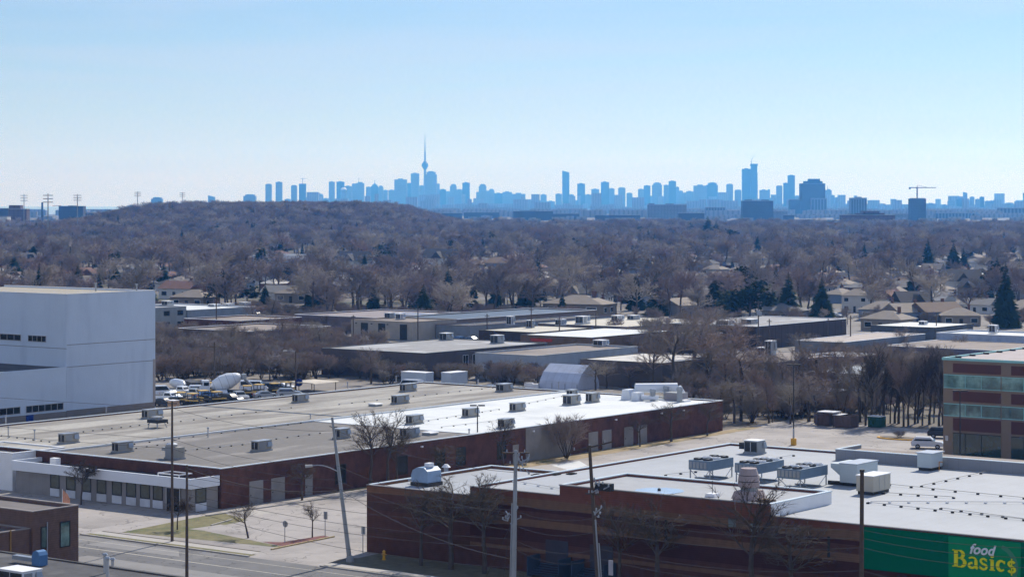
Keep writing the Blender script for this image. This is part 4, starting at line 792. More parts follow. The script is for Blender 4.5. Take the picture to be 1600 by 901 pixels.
# ------------------------------------------------------------------ street furniture, signs
def signpost(label,px,base,h,kind,col):
    x,y=gp(px,base); r=thing('road_sign',label,'road sign',x,y,0,TH,'small road signs by the lot'); obj('post',MB().tube((0,0,0),(0,0,h),.045,.04,6),M['galv'],r)
    p=MB()
    if kind=='round': p.tube((0,.05,h-.35),(0,.09,h-.35),.36,.36,8)
    else: p.box(-.25,.25,.05,.09,h-.8,h)
    obj('plate',p,M[col],r)
signpost('dark octagonal sign seen from behind at the edge of the red planting bed',445,847.5,2.3,'round','greym')
signpost('rectangular road sign behind the small bare tree by the lot',508,839,2.7,'rect','galv')
signpost('rectangular road sign beside the left corner of the store',567,864,2.7,'rect','galv')
x,y=gp(600,874); r=thing('fire_hydrant','yellow fire hydrant in the shaded verge by the store wall','hydrant',x,y,0,TH); obj('body',MB().lathe([(.2,0),(.2,.1),(.14,.12),(.14,.75),(.18,.8),(.05,.98)],10),M['yellow'],r); obj('nozzle',MB().tube((-.28,0,.55),(.28,0,.55),.07,.07,8),M['yellow'],r)
t_=(98-800)/F; r=thing('banner_flag','small faded orange and white sail banner behind the brown office roof','banner',t_*250,250,0,TH); obj('banner',MB().prism([(0,0),(1.1,.05),(1.1,.1),(0,.06)],.9,1.7).quad([(0,.03,1.7),(1.1,.07,1.7),(.75,.05,2.2),(0,.03,2.6)]),mat('faded_orange',(.6,.3,.2),var=.3,scale=2),r); obj('pole',MB().tube((-.05,0,0),(-.05,0,2.7),.04,.03,6),M['white'],r)
# dumpsters
def dumpster(label,px,py,w,d,h,m,lid,rz=0):
    u,v=gu(px,py); r=gthing('dumpster',label,'dumpster',u,v,0,rz,'dumpsters at the edge of the lot'); mb=MB(); t=.08
    mb.box(0,w,0,t,0.1,h); mb.box(0,w,d-t,d,.1,h); mb.box(0,t,t,d-t,.1,h); mb.box(w-t,w,t,d-t,.1,h); mb.box(t,w-t,t,d-t,.1,.2); [mb.box(k,k+.1,-.06,0,.1,h-.1) for k in (.3,w/2,w-.4)]
    obj('bin',mb,m,r)
    if lid: obj('lid',MB().box(-.05,w*lid,-.05,d+.05,h,h+.1),M['white'],r)
    obj('rim',MB().box(-.04,w+.04,-.1,-.061,h-.15,h),m,r)
bd=mat('dumpster_brown',(.13,.09,.085),var=.2,scale=2)
dumpster('open dark brown dumpster with a white lid panel, leftmost at lot edge',1273,664,2.6,3.0,1.9,bd,0)
dumpster('dark brown dumpster in the middle of the three at lot edge',1301,667,3.2,2.6,1.9,bd,.4)
dumpster('dark green lidded bin right of the brown dumpsters',1356,667,2.2,1.8,1.7,M['green3'],1.0)
u,v=gu(1300,646); r=gthing('bin_canopy','small white flat canopy above the leftmost brown dumpster','canopy',306,-170.2,0); obj('top',MB().box(0,2.9,0,2.5,2.3,2.42),M['white'],r); mb=MB(); [mb.tube((a,b,0),(a,b,2.3),.05,.05,5) for a in(.1,2.8) for b in(.1,2.4)]; obj('post',mb,M['dark'],r)
# traffic island with shrub
u,v=gu(1405,685); r=gthing('traffic_island','yellow kerbed traffic island in the right parking lot','island',u,v,0); mb=MB(); pl=[(-3.6*math.cos(a),1.9*math.sin(a)) for a in [k*math.pi/7 for k in range(14)]]; mb.prism(pl,0,.16); obj('kerb',mb,M['yellow'],r); mb=MB(); mb.prism([(x*.88,y*.8) for x,y in pl],.16,.2); obj('soil',mb,M['ground'],r)
# ------------------------------------------------------------------ vehicles
def wheelset(r,xs_,w,rad=.34):
    for x in xs_:
        for s in (-1,1):
            y=s*(w/2-.1); t=obj('wheel',MB().tube((x,y-.11,rad),(x,y+.11,rad),rad,rad,14),M['rubber'],r); obj('rim',MB().tube((x,y+s*.112,rad),(x,y+s*.13,rad),rad*.55,rad*.55,10),M['galv'],t)
def body_mesh(prof,w,inset=0.0,top=.8):
    """side profile (x,z) extruded across the width, narrower at the top"""
    mb=MB(); n=len(prof); zs=[p[1] for p in prof]; zt=max(zs); zb=min(zs)
    for s in (-1,1):
        for x,z in prof:
            f=1-(1-top)*max(0,(z-zb)/(zt-zb))**1.5; mb.v.append((x,s*w/2*f,z))
    mb.f.append(tuple(range(n))); mb.f.append(tuple(reversed(range(n,2*n)))); mb.m+=[0,0]
    for k in range(n):
        k2=(k+1)%n; mb.f.append((k2,k,n+k,n+k2)); mb.m.append(0)
    return mb
def car(label,x,y,rz,m,kind='suv',name='parked_car',group=None):
    r=thing(name,label,{'suv':'car','car':'car','pickup':'pickup','van':'van'}[kind],x,y,0,rz,group)
    if kind=='suv':
        lo=[(-2.25,.35),(2.2,.35),(2.28,.75),(1.95,1.0),(1.1,1.08),(-2.25,1.08),(-2.33,.7)]; hi=[(-2.2,1.08),(1.05,1.08),(.35,1.62),(-1.75,1.66)]; w=1.85
    elif kind=='car':
        lo=[(-2.2,.32),(2.2,.32),(2.25,.65),(1.9,.85),(1.0,.92),(-1.6,.95),(-2.2,.9)]; hi=[(-1.6,.93),(1.0,.92),(.3,1.38),(-.9,1.4)]; w=1.78
    elif kind=='van':
        lo=[(-2.7,.4),(2.5,.4),(2.6,.8),(2.3,1.15),(1.8,1.25),(-2.7,1.25)]; hi=[(-2.7,1.25),(1.8,1.25),(1.1,2.1),(-2.65,2.15)]; w=1.95
    else:
        lo=[(-2.75,.5),(2.6,.5),(2.7,.85),(2.4,1.12),(1.3,1.18),(-2.75,1.18)]; hi=[(-.5,1.18),(1.3,1.18),(.75,1.8),(-.4,1.82)]; w=1.95
    b=obj('body',body_mesh(lo,w,top=.96),m,r); c=obj('cabin',body_mesh(hi,w*.95,top=.8),m,r)
    gl=[(x_*.93+(-.0),z_) for x_,z_ in hi]; z0,z1=hi[0][1]+.06,hi[2][1]-.12
    obj('side_glass',body_mesh([(hi[0][0]+.22,z0),(hi[1][0]-.3,z0),(hi[2][0]-.05,z1),(hi[3][0]+.12,z1)],w*.965,top=.83),M['glass'],r)
    xf,xt=hi[1][0],hi[2][0]; obj('windscreen',MB().quad([(xf-.02,-w*.42,z0),(xf-.02,w*.42,z0),(xt+.1,w*.36,z1),(xt+.1,-w*.36,z1)]),M['glass'],r)
    for s in (-1,1):
        obj('headlight',MB().box(lo[1][0]-.02,lo[1][0]+.1,min(s*.5,s*.8),max(s*.5,s*.8),lo[1][1]+.28,lo[1][1]+.42),M['white'],r); obj('tail_light',MB().box(lo[0][0]-.09,lo[0][0]-.02,min(s*.6,s*.85),max(s*.6,s*.85),lo[1][1]+.35,lo[1][1]+.6),M['red'],r)
    if kind=='pickup': obj('cargo_bed',MB().box(-2.7,-.7,-.82,.82,1.185,1.22),M['dark'],r)
    wheelset(r,(-1.4,1.4) if kind in('suv','car') else (-1.65,1.7),w); return r
cw_=mat('car_white',(.62,.66,.74),var=.03,rough=.3,spec=.5); cs=mat('car_silver',(.35,.38,.42),var=.03,rough=.3,metal=.3); cdk=mat('car_dark',(.03,.035,.05),var=.03,rough=.3); cbl=mat('car_blue',(.08,.15,.3),var=.03,rough=.3); crd=mat('car_red',(.25,.03,.03),var=.03,rough=.3)
x,y=gp(1450,700); car('white sport utility car parked at the left end of the glazed office',x,y,TH+R(22),cw_,'suv')
x,y=gp(1466,694); car('dark car hidden behind the white sport utility car',x+2.5,y+9,TH+R(22),cdk,'suv')
yd=((262,628,'white pickup at the left end of the machine yard, by the white building','pickup',cw_,20),(283,618,'white pickup parked in the middle of the machine yard','pickup',cw_,10),(250,620,'white van against the bushes in the yard','van',cw_,60),(300,622,'silver pickup between white pickup and skid loaders','pickup',cs,30),(256,634,'dark car nearest the white building','car',cdk,15),(345,618,'white pickup in front of the mixer drum','pickup',cw_,-40),(372,626,'silver flatbed pickup right of the mixer truck','pickup',cs,-20))
for px,py,lab,k,m_,a in yd:
    x,y=gp(px,py); car(lab,x,y,TH+R(a),m_,k,name='parked_pickup' if k=='pickup' else 'parked_car' if k=='car' else 'parked_van')
for k,(px,py,kd,m_,cn) in enumerate(((268,622,'car',cs,'silver'),(275,632,'car',cdk,'dark'),(312,615,'suv',cw_,'white'),(322,623,'car',cbl,'blue'),(360,629,'suv',cdk,'dark'),(398,612,'van',cw_,'white'),(415,622,'car',cs,'silver'),(424,611,'suv',cdk,'dark'),(441,609,'car',cw_,'white'),(452,620,'suv',cs,'silver'))):
    x,y=gp(px,py); car(f'{cn} {dict(car="low car",suv="boxy car",van="van")[kd]} packed in the yard, {"first second third fourth fifth sixth seventh eighth ninth tenth".split()[k]} from the left',x,y,TH+R(25*k%90),m_,kd,name='parked_van' if kd=='van' else 'parked_car',group='cars packed among the yard machines')
x,y=gp(277,611); r=thing('covered_boat','white shrink-wrapped boat shape behind the pickups in the yard','boat',x,y,0,TH+R(-20)); obj('cover',MB().lathe([(.1,-2.7),(.6,-2.4),(.85,-1),(.85,1.5),(.6,2.6),(.1,3.2)],12),cw_,r).rotation_euler=(0,R(90),0); r.children[0].location=(0,0,1.5); obj('trailer',MB().box(-2.5,2.5,-.8,.8,.3,.5).box(-.2,.2,-.9,.9,0,.3),M['dark'],r)
x,y=gp(300,609); r=thing('flatbed_trailer','long dark flatbed trailer behind the pickups','trailer',x,y,0,TH+R(-30)); obj('bed',MB().box(-4,4,-1.1,1.1,.9,1.7),M['dark'],r); obj('axle',MB().tube((-2,-1,.45),(-2,1,.45),.45,.45,10).tube((-3.1,-1,.45),(-3.1,1,.45),.45,.45,10),M['rubber'],r)
# cement mixer truck
x,y=gp(352,618); r=thing('mixer_truck','cement mixer truck with a big white drum tilted up to the right','truck',x,y,0,R(14))
obj('chassis',MB().box(-3.6,4.0,-.5,.5,.8,1.1),M['dark'],r)
cab=obj('cab',MB().box(-4.6,-2.9,-1.15,1.15,.7,1.9).box(-4.3,-2.9,-1.1,1.1,1.9,2.9,.15,.1),cw_,r); obj('cab_window',MB().box(-4.36,-4.0,-.9,.9,2.0,2.6).box(-4.0,-3.1,-1.16,-1.12,2.0,2.6),M['glass'],cab)
dm=MB().lathe([(.35,-3.0),(1.1,-2.4),(1.5,-.9),(1.45,.5),(.95,2.0),(.5,2.7)],20)
dr=obj('drum',dm,mat('drum_white',(.66,.70,.76),rough=.35,var=.05,seam=[(2,1.3,.1,.5)]),r,(.3,0,2.6)); dr.rotation_euler=(0,R(70),0); dr.data.shade_smooth()
obj('hopper',MB().box(3.0,3.8,-.6,.6,2.9,3.9,.0,.0).tube((3.6,0,2.9),(5.0,.3,1.7),.28,.2,8),M['galv'],r)
wheelset(r,(-3.7,.8,2.0,3.0),2.3,.52)
# skid loaders with yellow cabs
def loader(label,px,py,rz):
    x,y=gp(px,py); r=thing('skid_loader',label,'loader',x,y,0,TH+R(rz),'small yellow roofed loaders in the yard'); obj('body',MB().box(-1.3,1.0,-.6,.6,.35,1.2,.1,.05),mat('loader_dark',(.05,.05,.045)),r); obj('roof',MB().box(-.85,.75,-.75,.75,2.08,2.24),mat('loader_yellow',(.60,.42,.16),var=.1),r)
    c=MB(); [c.box(a,a+.1,b,b+.1,1.2,2.08) for a in(-.8,.6) for b in(-.7,.6)]; c.box(-.7,.6,-.55,.55,1.2,1.35); obj('cab_frame',c,M['dark'],r)
    obj('lift_arm',MB().box(-1.2,1.5,-.75,-.62,.9,1.1).box(-1.2,1.5,.62,.75,.9,1.1),MT['loader_yellow'],r); obj('bucket',MB().box(1.5,2.1,-.8,.8,.1,.8,.15,0),M['dark'],r)
    for a in (-.8,.6):
        for s in (-1,1): obj('wheel',MB().tube((a,s*.62,.4),(a,s*.9,.4),.4,.4,12),M['rubber'],r)
for lab,px,py,a in (('yellow roofed loader nearest the white building',282,632,30),('yellow roofed loader low in front, second from the white building',302,634,10),('yellow roofed loader in front of the mixer truck cab',339,631,70),('yellow roofed loader behind the mixer truck cab',330,616,20),('yellow roofed loader just right of the mixer drum',387,621,45),('yellow roofed loader second right of the mixer drum',405,619,15),('rightmost yellow roofed loader beside the blue round sign',430,617,80),('dark loader between two pickups and mixer truck',318,629,-20),('yellow roofed loader at right end of machine row',447,615,0)):
    loader(lab,px,py,a)
u,v=gu(478,612); r=gthing('yard_canopy','pale flat canopy beside the round blue sign at the right end of the yard','canopy',u,v,0); obj('top',MB().box(-4,3,-1,6,1.7,1.85,.5,.5),mat('canopy_beige',(.55,.50,.42)),r); mb=MB(); [mb.tube((a,b,0),(a,b,1.7),.08,.08,5) for a in(-3.5,2.5) for b in(-.5,5.5)]; obj('post',mb,M['dark'],r)
x,y=gp(467,612); r=thing('round_sign','round blue disc sign at the yard, with a pale centre','sign',x,y,0,0); obj('post',MB().tube((0,0,0),(0,0,1.2),.08,.08,6),M['dark'],r); d_=obj('disc',MB().tube((0,-.1,1.75),(0,.05,1.75),.72,.72,20),mat('disc_blue',(.01,.02,.16)),r); obj('disc_centre',MB().tube((0,-.13,1.75),(0,-.101,1.75),.22,.22,14),M['frame'],d_)
u,v=gu(256,634); r=gthing('orange_crate','small orange and tan crate at the corner of the yard','crate',u-1.5,v+2.5,0); obj('crate_body',MB().box(0,1.6,0,1.2,0,1.2),mat('crate_tan',(.5,.33,.22)),r); obj('crate_lid',MB().box(-.05,1.65,-.05,1.25,1.2,1.3),M['white'],r)
# parked cars in the industrial area
ORD='first second third fourth fifth sixth seventh eighth ninth tenth eleventh twelfth thirteenth fourteenth'.split()
cols=[(cw_,'white'),(cs,'silver'),(cdk,'dark'),(cbl,'blue')]
cars=[(1150,507,'suv',3),(1163,505,'car',0),(1203,503,'suv',2),(1226,503,'car',0),(1240,502,'car',1),(1256,500,'suv',1),(1270,499,'van',2),(1292,497,'car',0),(1304,496,'suv',1),(1316,495,'car',3),
 (375,500,'car',1),(390,497,'van',0),(402,496,'suv',3),(412,494,'suv',0),(432,492,'car',0),(445,490,'suv',1),(455,488,'van',2),(475,486,'car',1),(640,610,'van',0),(655,613,'suv',1),(700,613,'car',0),(770,612,'car',1),(720,535,'suv',3),(735,534,'car',1),(276,520,'car',0),(300,524,'car',3),(1330,610,'car',1)]
seen={}
for i,(px,py,k,ci) in enumerate(sorted(cars)):
    x,y=gp(px,py); zone='behind the dark ribbed warehouse' if px>1100 and py<520 else 'on the lot left of the beige garage' if px<520 else 'behind the large warehouse' if py>600 else 'beside the low unit with solar awning'
    kd={'suv':'boxy','car':'low','van':'tall'}[k]
    seen[zone]=seen.get(zone,0)+1; lab=f'{kd} {cols[ci][1]} {"van" if k=="van" else "car"}, {ORD[seen[zone]-1]} from the left, {zone}'
    car(lab,x,y,TH+R([0,90,180,90][i%4]+i*3%7),cols[ci][0],k,name='parked_van' if k=='van' else 'parked_car',group='vehicles parked '+zone)
# ------------------------------------------------------------------ trees
def grow(rn,tr,cr,p,d,Lg,r,lvl,mx,nseg,ang,tw,up,kids,trunk_sides=6):
    prev=Vector(p); dd=Vector(d); seg=Lg/nseg
    for k in range(nseg):
        dd=(dd+Vector((rn.uniform(-1,1),rn.uniform(-1,1),rn.uniform(-.6,.6)))*.16+Vector((0,0,up))).normalized()
        q=prev+dd*seg; r2=r*(.86 if lvl else .9)
        (tr if lvl==0 else cr).tube(prev,q,max(r,tw),max(r2,tw),trunk_sides if lvl==0 else (4 if lvl==1 else 3),caps=False)
        prev=q; r=r2
        if lvl==0 and k<1: continue
        n=kids if lvl else kids+1
        for j in range(n):
            az=rn.uniform(0,6.283); a=R(ang+rn.uniform(-14,14)); t=Vector((0,0,1)) if abs(dd.z)<.9 else Vector((1,0,0)); x=dd.cross(t).normalized(); y=dd.cross(x)
            nd=dd*math.cos(a)+(x*math.cos(az)+y*math.sin(az))*math.sin(a)
            L2=Lg*rn.uniform(.48,.72)*(1-.35*k/nseg)
            if lvl+1>=mx:
                tg=rn.randint(2,3); 
                for _ in range(tg):
                    nd2=(nd+Vector((rn.uniform(-.5,.5),rn.uniform(-.5,.5),rn.uniform(-.2,.5)))).normalized(); cr.twig(q,nd2,L2*rn.uniform(.7,1.3),tw,nd2.cross(t).normalized())
            else: grow(rn,tr,cr,q,nd,L2,r*.55,lvl+1,mx,max(2,nseg-1) if lvl==0 else 3,ang,tw,up*.8,kids)
    return prev
def normalise(tr,cr,h,width=None):
    zs=max(v[2] for v in cr.v); rs=sorted(math.hypot(v[0],v[1]) for v in cr.v)[int(len(cr.v)*.97)]
    s=h/zs; sx=(width/2)/rs if width else s
    for m in (tr,cr): m.v=[(x*sx,y*sx,z*s) for x,y,z in m.v]
def bare(seed,h,width,tw=.02,mx=3,ang=40,up=.05,kids=2,nseg=5,trunk=.28,bole=.25,r0=None):
    rn=random.Random(seed); tr=MB(); cr=MB(); r0=r0 or h*.018
    tr.tube((0,0,-.3),(0,0,h*bole),r0*1.15,r0,7,caps=False)
    grow(rn,tr,cr,(0,0,h*bole),(0,0,1),h*.55,r0,0,mx,nseg,ang,tw,up,kids); normalise(tr,cr,h,width); return tr,cr
def multistem(seed,h,width,n=7,tw=.02,ang=30,mx=2,kids=2):
    rn=random.Random(seed); tr=MB(); cr=MB()
    for k in range(n):
        a=6.283*k/n+rn.uniform(-.3,.3); d=Vector((math.cos(a)*.35,math.sin(a)*.35,1)).normalized()
        grow(rn,tr,cr,(math.cos(a)*.2,math.sin(a)*.2,-.1),d,h*.6,h*.012,0,mx,4,ang,tw,.05,kids,4)
    normalise(tr,cr,h,width); return tr,cr
def spruce(seed,h,width,n=38,per=20,tw=.5):
    rn=random.Random(seed); tr=MB(); cr=MB(); tr.tube((0,0,-.3),(0,0,h),h*.018,.03,6,caps=False)
    for k in range(n):
        t=k/(n-1); z=h*(.06+.93*t); rr=(width/2)*(1-t)**.85*rn.uniform(.8,1.1)+.12
        for j in range(max(4,int(per*(1-.6*t)))):
            a=rn.uniform(0,6.283); L_=rr*rn.uniform(.65,1.15); dz=-L_*rn.uniform(.12,.4); c,s=math.cos(a),math.sin(a); wd=L_*rn.uniform(.22,.36)*tw*2
            m=Vector((c*L_*.55,s*L_*.55,z+dz*.35)); e=Vector((c*L_,s*L_,z+dz)); b=Vector((0,0,z)); nrm=Vector((-s,c,0))*wd
            dn=Vector((0,0,-wd*.7))
            i=len(cr.v); cr.v+=[tuple(b),tuple(m+nrm+dn),tuple(e),tuple(m-nrm+dn),tuple(m+Vector((0,0,wd*.25)))]
            cr.f+=[(i,i+1,i+4),(i+1,i+2,i+4),(i+2,i+3,i+4),(i+3,i,i+4)]; cr.m+=[0]*4
    return tr,cr
def pine(seed,h,width):
    rn=random.Random(seed); tr=MB(); cr=MB(); tr.tube((0,0,-.3),(0,0,h*.92),h*.018,.05,6,caps=False)
    for k in range(16):
        z=h*rn.uniform(.35,.97); a=rn.uniform(0,6.283); rr=width/2*rn.uniform(.3,.95)*(1.15-z/h*.6); c=Vector((math.cos(a)*rr,math.sin(a)*rr,z)); tr.tube((0,0,z-.8),c,.08,.03,3,caps=False)
        for j in range(70):
            d=Vector((rn.gauss(0,1),rn.gauss(0,1),rn.gauss(0,.5))); p=c+d*width*.09; e=Vector((rn.uniform(-1,1),rn.uniform(-1,1),rn.uniform(-.3,.6))).normalized()*.55; s_=e.cross(Vector((rn.random(),rn.random(),rn.random()))).normalized()*.28
            cr.quad([p,p+e+s_,p+e-s_])
    return tr,cr
class Proto:
    def __init__(s,tr,cr,tm,cm): s.t=tr.mesh('trunk',tm); s.c=cr.mesh('crown',cm)
    def recolour(s,m):
        p=object.__new__(Proto); p.t=s.t; p.c=s.c.copy(); p.c.materials[0]=m; return p
tm_,cm_,cf_=M['bark'],M['twig'],M['twigf']
near=[Proto(*bare(11+i,10,8+i%3,.014,3,38+4*(i%3),.05,2,5),tm_,cm_) for i in range(4)]
slim=[Proto(*bare(31+i,10,4.2,.015,3,26,.12,2,6,bole=.12),tm_,cm_) for i in range(3)]
ball=[Proto(*bare(41,10,9,.022,4,44,.03,2,4,bole=.2),tm_,cm_)]
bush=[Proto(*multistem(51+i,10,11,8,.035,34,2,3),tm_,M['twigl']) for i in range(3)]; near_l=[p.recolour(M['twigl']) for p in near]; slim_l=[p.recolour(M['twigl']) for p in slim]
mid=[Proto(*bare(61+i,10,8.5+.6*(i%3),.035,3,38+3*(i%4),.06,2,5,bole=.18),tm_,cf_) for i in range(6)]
conif=[Proto(*spruce(71+i,10,4.6+.7*(i%3)),tm_,M['needle']) for i in range(4)]+[Proto(*pine(81,10,6.5),tm_,M['needle'])]
def plant(name,label,cat,P_,x,y,h,w=None,rz=None,z=None,group=None,tilt=None):
    z=terr(x,y) if z is None else z; r=bpy.data.objects.new(name,None); link(r); r.location=(x,y,z); r.rotation_euler=(tilt[0] if tilt else 0,tilt[1] if tilt else 0,random.uniform(0,6.28) if rz is None else rz)
    s=h/10; sw=s*(w or 1); r.scale=(sw,sw,s); tag(r,label,cat,group)
    a=obj('trunk',P_.t,None,r); b=obj('crown',P_.c,None,r); return r
def pt(label,px,py,top,P_,w=1,name='bare_tree',**k):
    x,y=gp(px,py); u_=.601*x+.799*y; v_=.799*x-.601*y
    if 184<u_<292 and -240<v_<-176.6:
        t_=(px-800)/F; y=-176.6/(.799*t_-.601); x=t_*y
    h=35-(top-EY)*y/F; return plant(name,label,'tree' if 'tree' in name or 'spruce' in name else 'shrub',P_,x,y,h,w,z=0,**k)
pt('small round densely twigged bare tree in front of the office annex windows',127,788,718,ball[0],1.0,name='bare_tree')
pt('tiny bare ornamental tree between the two left wooden poles',277,827,776,ball[0],1.05)
pt('small bare tree leaning left at the corner of the lawn by the lot',388,840,783,near[0],1.1,tilt=(0,R(-12)),rz=0)
pt('small bare tree beside the rectangular sign on the red planting bed',488,839,778,near[1],.75)
pt('small bare tree by the path in front of the warehouse wall windows',472,781,718,near[2],.9)
pt('tall airy bare tree before the warehouse, left of a pair',579,747,636,near[3],.85)
pt('tall airy bare tree before the warehouse, right of a pair',606,747,630,near[1],.75)
pt('dark forked bare tree in front of the pale warehouse wall panel',620,745,672,near[0],.8)
pt('bare tree by the pale doors of the warehouse, behind the blue hood',690,735,690,near[2],1.1)
pt('bare tree against the brick warehouse wall behind the slim lamp post',786,722,650,near[3],.8)
pt('wide spreading bare tree against the brick wall near the lane',885,706,638,bush[0],.85)
pt('dark bare tree in the shade of the warehouse wall, centre right',1000,697,648,near[0],1.0)
pt('spreading bare tree near the right end of the warehouse wall',1049,689,626,near[2],1.15)
pt('small bare tree at the right corner of the warehouse',1105,676,622,near[1],1.0)
for lab,px,top,k in (('bare tree against the left end of the store wall',658,752,0),('second bare tree against the store wall, under the blue hood',705,738,2),('bare tree at the store wall whose branches rise over the roof edge',757,734,3)):
    x,y,_=onu(px,165.5,0); h=35-(top-EY)*y/F; plant('bare_tree',lab,'tree',near[k],x,y,h,.9,z=0)
for lab,px,top,k,w_ in (('bare tree before the store wall right of the crossarm pole',1026,768,1,1.0),('bare tree with pale upper branches in front of the pink exhaust tower',1176,742,3,.9),('bare tree low against the store wall near the two wall vents',1235,805,2,.9),('small bare tree between the coil pole and the crossarm pole',968,775,0,.8)):
    x,y,_=onu(px,164.5,0); h=35-(top-EY)*y/F; plant('bare_tree',lab,'tree',near[k],x,y,h,w_,z=0)
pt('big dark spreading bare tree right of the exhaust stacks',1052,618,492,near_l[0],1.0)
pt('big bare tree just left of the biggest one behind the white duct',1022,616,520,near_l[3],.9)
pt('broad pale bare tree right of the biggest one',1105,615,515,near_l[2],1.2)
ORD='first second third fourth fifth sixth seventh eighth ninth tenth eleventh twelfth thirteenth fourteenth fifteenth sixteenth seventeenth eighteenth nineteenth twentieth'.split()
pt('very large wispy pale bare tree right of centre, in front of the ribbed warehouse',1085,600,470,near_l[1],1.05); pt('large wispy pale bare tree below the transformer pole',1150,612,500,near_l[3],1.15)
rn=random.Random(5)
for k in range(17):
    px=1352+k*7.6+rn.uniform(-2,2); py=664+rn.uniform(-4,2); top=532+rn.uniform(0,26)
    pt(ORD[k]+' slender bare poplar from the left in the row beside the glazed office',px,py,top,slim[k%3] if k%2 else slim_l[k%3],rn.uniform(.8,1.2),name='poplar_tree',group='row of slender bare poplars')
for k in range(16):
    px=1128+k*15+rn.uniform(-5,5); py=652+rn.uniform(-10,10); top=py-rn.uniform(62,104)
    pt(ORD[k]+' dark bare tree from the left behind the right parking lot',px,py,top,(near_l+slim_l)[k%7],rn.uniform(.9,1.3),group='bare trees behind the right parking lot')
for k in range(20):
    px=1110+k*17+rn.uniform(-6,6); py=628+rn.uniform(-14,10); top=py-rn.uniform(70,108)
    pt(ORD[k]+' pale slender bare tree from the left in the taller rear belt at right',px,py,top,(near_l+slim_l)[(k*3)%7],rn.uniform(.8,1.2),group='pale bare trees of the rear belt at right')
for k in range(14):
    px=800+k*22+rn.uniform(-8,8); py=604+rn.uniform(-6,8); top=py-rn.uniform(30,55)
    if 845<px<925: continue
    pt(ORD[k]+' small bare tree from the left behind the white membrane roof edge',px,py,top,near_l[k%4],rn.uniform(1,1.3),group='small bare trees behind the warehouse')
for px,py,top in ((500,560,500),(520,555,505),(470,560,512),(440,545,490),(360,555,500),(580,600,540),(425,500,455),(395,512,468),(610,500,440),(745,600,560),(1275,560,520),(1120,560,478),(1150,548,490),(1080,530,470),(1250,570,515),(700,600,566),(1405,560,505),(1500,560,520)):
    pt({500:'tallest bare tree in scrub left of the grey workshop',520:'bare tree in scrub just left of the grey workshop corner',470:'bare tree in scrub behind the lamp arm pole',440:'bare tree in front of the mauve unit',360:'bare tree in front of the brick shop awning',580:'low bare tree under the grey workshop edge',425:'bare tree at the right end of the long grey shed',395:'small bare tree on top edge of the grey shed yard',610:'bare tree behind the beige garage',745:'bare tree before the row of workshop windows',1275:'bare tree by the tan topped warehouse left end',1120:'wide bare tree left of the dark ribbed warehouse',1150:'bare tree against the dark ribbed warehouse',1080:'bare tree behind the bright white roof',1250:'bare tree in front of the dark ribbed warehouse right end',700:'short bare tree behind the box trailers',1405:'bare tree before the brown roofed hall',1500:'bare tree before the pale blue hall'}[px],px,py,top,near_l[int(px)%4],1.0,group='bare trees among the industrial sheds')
pt('rounded bare shrub on the yellow kerbed traffic island',1405,685,671,bush[1],1.35,name='shrub')
# conifers placed by eye
for lab,px,py,top,w_,k in (('tall dark pointed spruce, left of the pair above the dark ribbed warehouse',1232,502,424,1.5,0),('tall dark spruce, right of the pair above the dark ribbed warehouse',1284,502,432,1.35,1),('broad dark green pine beside the transformer pole',1172,508,436,1.9,4),('dark spruce between the transformer pole and the tall pair',1207,502,450,1.7,2),('dark green pine left of the broad one by the transformer pole',1148,506,452,1.9,4),('very tall ragged dark spruce near the right edge',1571,512,408,1.1,3),('dark spruce left of the very tall ragged one at the right edge',1545,470,418,1.1,0),
  ('lone narrow dark spruce at the centre over the blue roofed warehouse',756,455,418,1.1,1),('dark spruce in front of the white school-like block',408,425,368,1.3,3),('dark spruce right above the long grey shed',414,475,443,1.3,2),('clump-like dark pine over the grey shed roof',386,477,446,2.2,4),('round topped pine left of centre',597,412,378,2.2,4),('large dark spruce on the skyline, right of centre',1106,382,337,1.9,0),('dark spruce second on the skyline right of centre',1119,385,345,1.6,2),('dark pine clump at the skyline right of centre',1142,385,358,2.2,4),
  ('dark spruce behind the tall white building, far left',22,438,398,1.7,2),('dark spruce over the white building roof, left of two',181,446,410,1.5,1),('dark spruce over the white building roof, right of two',212,446,412,1.3,3),('narrow spruce over the white building roof by the vent',158,444,412,1.0,0),('dark spruce at the right end of the white building roof',256,445,410,1.4,2),('dark pine clump over the blue roofed warehouse',845,482,455,2.0,4),('dark green pine right of the lone narrow spruce',740,488,468,1.8,4),('small dark spruce by the white two-storey house',1315,465,440,1.5,3),('dark spruce beside the gabled white house on the right',1528,480,452,1.6,1),('dark spruce amid suburb right of centre',1450,425,372,1.3,0),('dark spruce at right amid suburb',1490,430,378,1.3,2),('spruce pair member over far suburb right',1506,428,385,1.2,3),('dark bushy pine by the blue gabled house',1010,455,435,2,4),('yew-dark pine by the cream unit',1020,500,478,2.2,4),('tall narrow spruce at the ridge foot',284,392,357,1.1,1),('spruce at the ridge foot left',160,378,342,1.3,2),('spruce amid the far trees right of ridge',708,392,366,1.2,0)):
    pt(lab,px,py,top,conif[k],w_,name='pine_tree' if k==4 else 'spruce_tree')
